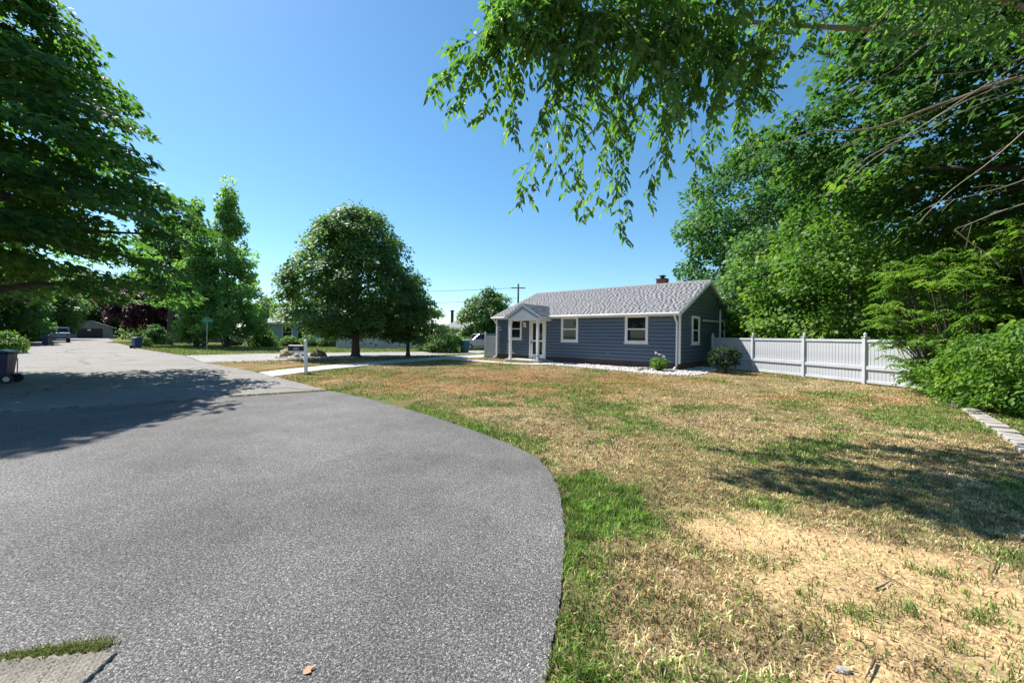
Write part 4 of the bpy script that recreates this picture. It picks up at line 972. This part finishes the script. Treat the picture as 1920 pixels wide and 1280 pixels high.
tree('spruce_tree', 'grey-green conifer behind the garage at the end of the street', (p.x,p.y,0), [(.8,5.0),(4,4.7),(8,3.4),(12,1.7),(15,.1)], .26, 230, 75, 1.2, .25, .46, .4, M['leaf_spruce'], 'diamond', 47, nlimb=20, flat=.3)
# behind the bungalow
p = at(1440,640,34)
bt = tree('broad_tree', 'big dense green tree rising behind the bungalow roof', (p.x+.4,p.y,0), [(.6,5.6),(3,6.6),(8,6.9),(12,6.5),(15,5.4),(17,3.6),(18.2,1.0)], .42, 520, 95, 1.2, .45, .34, .62, M['leaf_light'], 'diamond', 48, nlimb=26, lump=.16, shell=.33, flat=.7)
p = at(915,640,46)
mt = tree('broad_tree', 'mid-green tree between the grey-roofed house and the bungalow', (p.x,p.y,0), [(.8,1.8),(2,3.0),(4,3.2),(5.6,2.0),(6.6,.6)], .2, 150, 80, .7, .3, .28, .8, M['leaf_mid'], 'diamond', 49, nlimb=16)
# right: maple canopy and bright trees
tree('maple_tree', 'dark maple canopy filling the upper right behind the fence', (16.7,11.2,0), [(4.4,3.0),(6,5.0),(8.5,7.6),(11,7.2),(14,4.6),(16,1.2)], .38, 560, 115, 1.1, .16, .20, .95, M['leaf_canopy'], 'maple', 50, nlimb=40, lump=.16, shell=.38)
tree('bright_tree', 'yellow-green tree behind the white fence on the right', (16.2,19.5,0), [(.8,2.6),(2.4,4.0),(5,4.3),(7.4,3.0),(9.2,.8)], .2, 260, 80, .8, .3, .22, .7, M['leaf_bright'], 'diamond', 51, nlimb=20, flat=.7)
tree('dark_tree', 'dark tree directly behind the white fence beside the bungalow', (16.0,25.5,0), [(.6,2.6),(2,3.6),(4.5,3.6),(7,2.4),(8.4,.6)], .2, 200, 80, .8, .35, .26, .7, M['leaf_mid'], 'diamond', 52, nlimb=18, flat=.7)
# farther trees that close the view
for i, (px, Y_, sc, src, lab) in enumerate([
    (20,46,.85,'mt','dark tree behind the bright bush at the far left'), (75,62,1.25,'mt','shaded tree beyond the blue truck on the left'), (125,84,1.7,'mt','tall tree at the far end of the street, left of the garage'),
    (165,104,2.0,'mt','distant tree behind the left side of the garage'), (250,92,1.75,'mt','distant tree between the conifer and the purple maple'), (345,70,1.45,'mt','tree behind the purple maple, over the wooden fence'),
    (500,66,1.05,'mt','tree behind the pale blue house at its left end'), (555,80,1.3,'mt','tree behind the roof of the pale blue house'), (640,90,1.35,'mt','distant tree hidden mostly by the round maple'),
    (760,85,1.1,'mt','distant tree behind the smaller dark tree'), (-60,40,1.3,'mt','tree beyond the left edge near the bright bush'), 
    (1300,60,1.1,'mt','tree far behind the bungalow ridge'), (1660,34,1.5,'mt','tree deep behind the fence on the right'), (1850,28,1.5,'mt','tree at the right edge deep behind the fence')]):
    p = at(px,640,Y_); o = copy_tree(mt, lab, (p.x,p.y,0), i*1.7, sc*1.25 if px < 350 else sc, 'trees closing the view')

# overhanging tree near the camera: branches come from a trunk outside the frame on the right
ot = thing('overhanging_tree', 'tree with long drooping leafy branches reaching in from the upper right', 'tree', (0,0,0))
tb = MB(); T0 = Vector((9.6,5.6,0))
tb.tube([T0, T0+Vector((0,0,.4)), T0+Vector((-.1,.1,2)), T0+Vector((-.3,.3,4)), T0+Vector((-.4,.5,6.2)), T0+Vector((-.6,.6,9))], [.34,.27,.24,.2,.15,.06], 10)
def curve(pts, n=10):
    out = []
    P_ = [pts[0]]+list(pts)+[pts[-1]]
    for i in range(1, len(P_)-2):
        for k in range(n):
            t = k/n; a,b,c,d = P_[i-1],P_[i],P_[i+1],P_[i+2]
            out.append(.5*((2*b)+(c-a)*t+(2*a-5*b+4*c-d)*t*t+(3*b-a-3*c+d)*t**3))
    out.append(pts[-1]); return out
limbs = [ [T0+Vector((-.4,.5,5.6)), at(1920,62,9.27), at(1730,60,8.78), at(1500,48,8.30), at(1250,30,7.69), at(1080,28,7.20), at(930,95,6.83)],
          [T0+Vector((-.4,.5,6.0)), at(1960,-60,9.03), at(1650,-70,8.05), at(1300,-70,7.20), at(1050,-50,6.59), at(950,10,6.34)],
          [T0+Vector((-.3,.3,4.6)), at(1960,140,8.54), at(1780,190,8.42), at(1640,240,8.30), at(1520,250,8.17), at(1400,300,7.93)],
          [T0+Vector((-.4,.5,5.2)), at(1930,20,8.05), at(1700,-20,7.32), at(1500,-40,6.59), at(1350,-60,6.10)] ]
rads = [(.10,.075,.06,.045,.03,.02,.008), (.10,.07,.05,.035,.022,.01), (.06,.035,.026,.02,.014,.006), (.08,.05,.035,.025,.012)]
LC = []
for L_, rd in zip(limbs, rads):
    c = curve(L_, 8); rr_ = np.interp(np.linspace(0,1,len(c)), np.linspace(0,1,len(rd)), rd); tb.tube(c, list(rr_), 7); LC.append(c)
tb.build('trunk', M['bark_pale'], ot, True)
LP, LA, LN, LT = [], [], [], []
tw = MB(); rr = random.Random(77)
def spray(start, end, nside, droop, leafn, thick=.008):
    """a drooping branchlet with side twigs and leaves"""
    start, end = Vector(start), Vector(end); L_ = (end-start).length
    mid = start.lerp(end,.5)+Vector((rr.uniform(-.1,.1)*L_, rr.uniform(-.15,.15)*L_, L_*droop))
    c = curve([start, mid, end], 7); tw.tube(c, list(np.linspace(thick,.002,len(c))), 4, False)
    for j in range(nside):
        t = .12+.88*j/max(1,nside-1); k = min(len(c)-2, int(t*(len(c)-1))); p = c[k].lerp(c[k+1], t*(len(c)-1)-k) if k+1 < len(c) else c[k]
        d = (c[min(k+1,len(c)-1)]-c[max(k-1,0)]).normalized()
        sd = (d*.6+Vector((rr.uniform(-1,1), rr.uniform(-1,1), rr.uniform(-.8,.3)))).normalized()
        sl = rr.uniform(.16,.52)*(1.2-.5*t); e = p+sd*sl+Vector((0,0,-.06))
        tw.tube([p, p.lerp(e,.5)+Vector((0,0,.015)), e], [.0035,.0025,.0012], 3, False)
        for m in range(leafn):
            q = p.lerp(e, (m+.6)/leafn) if m < leafn-1 else e
            side = 1 if m % 2 else -1; perp = sd.cross(Vector((0,0,1))).normalized() if abs(sd.z) < .98 else Vector((1,0,0))
            a = (sd*.55+perp*side*.7+Vector((rr.uniform(-.3,.3),rr.uniform(-.3,.3),rr.uniform(-.9,-.1)))).normalized()
            LP.append(q); LA.append(a); LN.append(Vector((rr.uniform(-.7,.7),rr.uniform(-.7,.7),1)).normalized()); LT.append(rr.gauss(.45,.2))
def pick(L_, t): 
    c = LC[L_]; k = t*(len(c)-1); i = min(len(c)-2,int(k)); return c[i].lerp(c[i+1], k-i)
# named drooping tips seen in the photograph
tips = [(0,.97,815,165),(0,.95,850,200),(0,.9,905,215),(0,.93,960,235),(0,.9,850,95),(1,.95,935,45),(0,.98,880,130),(1,.98,930,60),(1,.9,990,60),
        (0,.86,1035,150),(0,.84,1010,230),(0,.82,1060,260),(0,.82,975,350),(0,.80,985,372),(0,.79,1040,330),(0,.78,1075,345),(0,.74,1095,400),(0,.72,1120,380),(0,.70,1165,440),(0,.69,1180,400),(0,.68,1160,350),(0,.67,1215,370),(0,.66,1235,340),(0,.64,1250,300),(0,.62,1310,350),(0,.6,1305,300),(0,.58,1340,260),(0,.55,1400,270),(0,.55,1380,230),(0,.52,1430,200)]
for (l, t, px, py) in tips:
    s = pick(l, t); Y_ = s.y+rr.uniform(-.25,.35); e = at(px,py,Y_); spray(s, e, 20, .10, 6)
for k in range(84):                                  # the thick of the foliage
    px = rr.uniform(905,1440); lim = 60+ (px-905)*.55 if px < 1100 else (300 if px < 1250 else 300-(px-1250)*.35)
    py = rr.uniform(-90, lim*rr.uniform(.75,1.0)); Y_ = rr.uniform(6.2,8.6); l = 0 if rr.random() < .6 else rr.choice((1,3)); t = rr.uniform(.5,.97)
    e = at(px,py,Y_); s = pick(l,t)
    if (s-e).length > 2.9: s = e+(s-e).normalized()*rr.uniform(1.5,2.7)
    spray(s, e, 16, .08, 6)
for k in range(50):                                   # more over the right, above and outside the frame
    px = rr.uniform(1350,1980); py = rr.uniform(-160, 110); Y_ = rr.uniform(6.8,9.2); e = at(px,py,Y_); l = rr.choice((0,1,3)); t = rr.uniform(.12,.6); s = pick(l,t)
    if (s-e).length > 2.7: s = e+(s-e).normalized()*rr.uniform(1.3,2.4)
    spray(s, e, 12, .08, 5)
# long bare pale shoots
bs = MB()
for (a, b, c_, d_) in [((1960,90,8.54),(1800,190,8.30),(1650,290,8.05),(1580,345,7.93)),((1970,110,8.54),(1830,170,8.42),(1700,230,8.30),(1560,285,8.05)),((1960,130,8.05),(1810,190,7.93),(1690,260,7.81),(1600,310,7.69)),
        ((1960,150,7.81),(1850,190,7.81),(1760,230,7.69),(1660,275,7.69)),((1960,320,7.81),(1900,345,7.81),(1830,365,7.69),(1760,380,7.69)),((1960,370,7.56),(1880,395,7.56),(1830,415,7.56),(1790,430,7.56)),((1800,-20,7.56),(1700,60,7.44),(1620,120,7.32),(1540,190,7.32)),
        ((1860,-20,8.05),(1740,80,7.93),(1660,140,7.81),(1590,160,7.81)),((1790,430,7.56),(1820,455,7.56),(1850,475,7.56),(1880,500,7.56)),((1960,95,9.03),(1850,130,9.03),(1760,140,8.91),(1660,145,8.78)),((1540,20,7.81),(1555,80,7.81),(1545,130,7.81),(1510,180,7.81)),
        ((1700,-10,8.05),(1640,50,8.05),(1600,100,7.93),(1590,140,7.93)),((1960,210,8.30),(1860,300,8.17),(1780,360,8.05),(1720,420,8.05))]:
    cc = curve([at(*a),at(*b),at(*c_),at(*d_)], 6); bs.tube(cc, list(np.linspace(.013,.004,len(cc))), 5, False)
    for j in range(3):
        k = rr.randrange(4,len(cc)-2); e = cc[k]+Vector((rr.uniform(-.5,.1),rr.uniform(-.3,.3),rr.uniform(-.5,.05))); bs.tube([cc[k], cc[k].lerp(e,.5)+Vector((0,0,.03)), e], [.005,.004,.002], 4, False)
bs.build('bare_shoots', M['twig_pale'], ot, True)
tw.build('twigs', M['bark'], ot)
LPa, LAa, LNa = (np.array([tuple(v) for v in q_]) for q_ in (LP, LA, LN)); LTa = np.clip(np.array(LT),0,1); nl = len(LPa)
Ls = np.random.default_rng(5).uniform(.115,.19,nl)
dist = LPa[:,1]; ppx = 960+F*LPa[:,0]/LPa[:,1]; ppy = H0-F*(LPa[:,2]-CH)/LPa[:,1]
score = np.where((ppx > 800) & (ppx < 1920) & (ppy > 0), Ls/dist, 0); big = np.argsort(-score)[:300]; rest = np.setdiff1d(np.arange(nl), big)
leaf_mesh('leaves', LPa[rest], LAa[rest], LNa[rest], Ls[rest], .46, LTa[rest], 'leaf', M['leaf_cherry'], ot, True)
lv = [leaf_mesh('leaf', np.zeros((1,3)), np.array([[1.,0,0]]), np.array([[0,0,1.]]), 1.0, .46, np.array([tt]), 'leaf', M['leaf_cherry'], ot) for tt in (.3,.45,.65)]
for j, i in enumerate(big):
    o = lv[j] if j < 3 else share(lv[j % 3], ot)
    A = Vector(LAa[i]).normalized(); S = A.cross(Vector(LNa[i])).normalized(); N = S.cross(A)
    o.matrix_local = Matrix.Translation(Vector(LPa[i])) @ Matrix((( A.x,-S.x,N.x,0),(A.y,-S.y,N.y,0),(A.z,-S.z,N.z,0),(0,0,0,1))) @ Matrix.Scale(Ls[i],4)

# ------------------------------------------------------------------ shrubs
def shrub(name, label, loc, profile, ncl, per, disc, leaf, wr, mat, seed, kind='diamond', stems=7, cat='shrub', lump=.2, flat=.6, group=None, bark='bark'):
    t = thing(name, label, cat, loc, 0, group)
    P, A, N, tone, C = crown_points(profile, ncl, per, disc, disc*.4, seed, lump, .4, flat)
    k = P[:,2] > .02; P, A, N, tone = P[k], A[k], N[k], tone[k]
    leaf_mesh('foliage', P, A, N, leaf*np.random.default_rng(seed).uniform(.7,1.3,len(P)), wr, tone, kind, M[mat], t)
    m = MB(); r = random.Random(seed); rb = profile[-1][0]*.014+.006
    for i in range(stems):
        e = Vector(C[r.randrange(len(C))]); b = Vector((r.uniform(-.1,.1)*profile[0][1],r.uniform(-.1,.1)*profile[0][1],-.03)); mid = b.lerp(e,.5)+Vector((0,0,e.z*.15)); m.tube([b,mid,e],[rb,rb*.7,rb*.3],5,False)
    m.build('stems', M[bark], t)
    return t
x, y = G(1360,700); shrub('round_shrub', 'round dark shrub on bare stems before the first fence panel', (x,y,0), [(.32,.28),(.5,.56),(.8,.62),(1.05,.5),(1.18,.2)], 150, 26, .16, .07, .6, 'leaf_dark', 61, stems=10)
pln = shrub('flowering_plant', 'light green plant with pale flower heads in the gravel by the wall', (6.75,18.55,0), [(.05,.12),(.2,.30),(.45,.34),(.62,.2)], 60, 22, .10, .10, .35, 'leaf_bright', 62, stems=8, cat='plant')
r9 = np.random.default_rng(9); P9 = np.concatenate([np.array([dx,dy,dz])+r9.normal(0,.03,(26,3)) for dx,dy,dz in ((-.16,0,.82),(.03,.05,.74),(.18,-.05,.66))]); leaf_mesh('flower_heads', P9, r9.normal(0,1,(78,3)), r9.normal(0,1,(78,3)), .05, .8, r9.random(78), 'diamond', M['petal'], pln)
x, y = G(838,661); shrub('round_bush', 'round yellow-green bush in front of the grey-roofed house', (x-.3,y+.5,0), [(.1,1.3),(.6,1.55),(1.4,1.4),(2.0,.9),(2.3,.3)], 140, 50, .35, .15, .6, 'leaf_shrub', 63)
x, y = G(800,660); shrub('low_bush', 'low green bush between the smaller tree and the round bush', (x-.3,y+2,0), [(.1,1.0),(.6,1.1),(1.2,.8),(1.6,.3)], 90, 40, .3, .15, .6, 'leaf_shrub', 64)
p = at(497,640,44); shrub('bright_bush', 'bright yellow-green bush at the corner of the pale blue house', (p.x,p.y,0), [(.1,.9),(.7,1.1),(1.4,.9),(1.9,.3)], 100, 40, .3, .18, .6, 'leaf_bright', 65)
p = at(292,640,46); shrub('leafy_bush', 'grey-green leafy bush beside the blue-green bin', (p.x,p.y,0), [(.1,.9),(.8,1.2),(1.6,1.0),(2.2,.3)], 110, 40, .3, .18, .6, 'leaf_light', 66)
p = at(272,645,40); shrub('bright_bush', 'small bright green plant right behind the blue-green bin', (p.x,p.y,0), [(.05,.4),(.4,.5),(.9,.2)], 40, 30, .2, .14, .5, 'leaf_bright', 67)
p = at(8,640,26); shrub('bright_bush', 'bright green bush at the left edge behind the navy bin', (p.x,p.y,0), [(.05,.9),(.5,1.1),(1.0,.8),(1.35,.3)], 110, 40, .28, .14, .55, 'leaf_bright', 68)
for i, px in enumerate((545,580,615)):
    p = at(px,640,45.5); shrub('hedge_bush', ['clipped bush under the pale blue house window, leftmost of three','clipped bush under the pale blue house, middle of three','clipped bush under the pale blue house, nearest the round maple'][i], (p.x,p.y,0), [(.05,.9),(.6,1.05),(1.0,.7),(1.2,.3)], 70, 40, .3, .16, .6, 'leaf_mid', 70+i, group='bushes under the pale blue house')
for i, (px, Y_) in enumerate(((442,47),(476,46))):
    p = at(px,640,Y_); shrub('pale_bush', ['grey-leaved bush beside the tall tree trunk','grey-leaved bush next to the bright yellow-green bush'][i], (p.x,p.y,0), [(.05,.6),(.6,.9),(1.1,.6),(1.4,.2)], 60, 36, .28, .16, .6, 'leaf_spruce', 75+i)
for i, (px, Y_, s) in enumerate(((45,58,1.0),(60,52,.7),(140,96,1.6),(268,72,1.3))):
    p = at(px,640,Y_); shrub('dark_bush', ['dark bush under the trees behind the bright left bush','low dark bush before the trees near the far blue bin','dark undergrowth left of the garage','dark undergrowth right of the garage'][i], (p.x,p.y,0), [(.05,2.2*s),(1,2.6*s),(2,1.8*s),(2.8*s,.5)], 110, 40, .6*s, .3, .6, 'leaf_mid', 80+i)

# sumac-like shrub hanging over the fence: pinnate leaves
def sumac(label, loc, heads, seed, mat):
    t = thing('sumac_shrub', label, 'shrub', loc); r = random.Random(seed); P, A, N, T = [], [], [], []; st_ = MB()
    for (hx, hy, hz, n) in heads:
        h_ = Vector((hx,hy,hz)); b = Vector((hx*.25,hy*.25,-.05)); st_.tube([b, b.lerp(h_,.5)+Vector((0,0,.15)), h_], [.03,.02,.008], 5, False); tone = r.uniform(.25,.75)
        for i in range(n):
            an = 2*math.pi*i/n+r.uniform(-.4,.4); L_ = r.uniform(.40,.62); d = Vector((math.cos(an),math.sin(an),r.uniform(.05,.6))); s = h_+Vector((0,0,-r.uniform(0,.25)))
            c = [s, s+d*L_*.35, s+d*L_*.7+Vector((0,0,-.08*L_)), s+Vector((d.x*L_,d.y*L_,d.z*L_-.38*L_))]; st_.tube(c, [.005,.004,.003,.002], 3, False)
            for k in range(9):
                u = .2+.8*k/8; q = curve(c,4)[min(12,int(u*12))]; f = (c[-1]-c[0]).normalized(); pr_ = f.cross(Vector((0,0,1))).normalized()
                for sd in (-1,1):
                    P.append(q); A.append(pr_*sd+f*.35+Vector((0,0,-.45+r.uniform(-.2,.2)))); N.append(Vector((r.uniform(-.3,.3),r.uniform(-.3,.3),1))); T.append(tone+r.gauss(0,.12))
    leaf_mesh('foliage', np.array([tuple(v) for v in P]), np.array([tuple(v) for v in A]), np.array([tuple(v) for v in N]), np.random.default_rng(seed).uniform(.10,.17,len(P)), .32, np.array(T), 'leaf', M[mat], t)
    st_.build('stems', M['bark'], t); return t
hd = []; rs = random.Random(4)
for k in range(150):
    a = rs.uniform(0,6.28); q_ = rs.random()**.5; hz = rs.uniform(.35,4.0); w = 1.5 if hz > 1.0 else 1.0
    hd.append((math.cos(a)*q_*w*1.15, math.sin(a)*q_*w*1.1, hz, 9))
sumac('sumac shrub with feathery leaves spilling over the white fence', (12.7,11.4,0), hd, 4, 'leaf_bright')
hd = []
for k in range(85):
    a = rs.uniform(0,6.28); q_ = rs.random()**.5; hz = rs.uniform(1.6,4.6); hd.append((math.cos(a)*q_*1.9, math.sin(a)*q_*1.9, hz, 9))
sumac('taller sumac with yellowish feathery leaves right of the first one', (13.9,10.2,0), hd, 6, 'leaf_bright')
shrub('leafy_shrub', 'broad green shrub above the edging blocks at the right edge', (11.0,8.3,0), [(.03,1.0),(.4,1.45),(1.0,1.5),(1.6,1.1),(1.95,.4)], 300, 60, .30, .10, .55, 'leaf_bright', 91, 'leaf', flat=1.1, lump=.5)
shrub('leafy_shrub', 'lower green shrub between the edging blocks and the sumac', (11.9,10.2,0), [(.03,.7),(.35,.95),(.8,.9),(1.25,.4)], 190, 60, .22, .08, .55, 'leaf_bright', 92, 'leaf', flat=.9)
shrub('leafy_shrub', 'dense shrub mass at the right edge under the dark maple', (13.3,8.4,0), [(.03,1.2),(.8,1.7),(2.0,1.7),(3.0,1.2),(3.6,.4)], 300, 60, .36, .11, .55, 'leaf_bright', 93, 'leaf', flat=1.1, lump=.45)
shrub('ground_ivy', 'low creeping plant at the near end of the edging blocks', (8.6,5.9,0), [(.02,.5),(.15,.6),(.35,.3)], 70, 30, .16, .08, .7, 'leaf_shrub', 94, 'leaf', cat='plant')

# ------------------------------------------------------------------ litter on the soil
def stick(label, pts, r0, seed):
    m = MB(); P = [Vector((*G(*p), .012)) for p in pts]; c = curve(P, 5); m.tube(c, list(np.linspace(r0, r0*.3, len(c))), 6)
    tag(m.build('stick', M['bark'], None, True), label, 'stick')
stick('short thick broken stick lying on the bare soil', [(1643,1106),(1656,1100),(1671,1091)], .008, 1)
stick('long thin twig lying right of the short stick', [(1645,1074),(1690,1098),(1725,1115)], .005, 2)
stick('thin crooked twig on the soil near the right edge', [(1868,1060),(1862,1075),(1855,1085)], .006, 3)
stick('bent dry twig at the bottom of the soil patch', [(1640,1240),(1630,1262),(1622,1276)], .007, 4)
stick('thin pale twig at the end of the green grass patch', [(1240,915),(1250,902),(1256,895)], .008, 5)
x, y = G(576,1268)
dl = leaf_mesh('dry_leaf', np.array([[x-.02,y,.014]]), np.array([[.6,.5,.22]]), np.array([[-.4,-.3,1.]]), .06, .7, np.array([.5]), 'maple', pbr('dry_leaf',(.36,.20,.10),.8,.2,30))
tag(dl, 'single curled brown dry leaf on the asphalt at the bottom', 'leaf')
x, y = G(1580,1255); rock('pale_stone', 'small pale stone half buried in the soil at the bottom', (x,y,-.005), (.035,.02,.015), 15, 'edge_stone', 'stone')
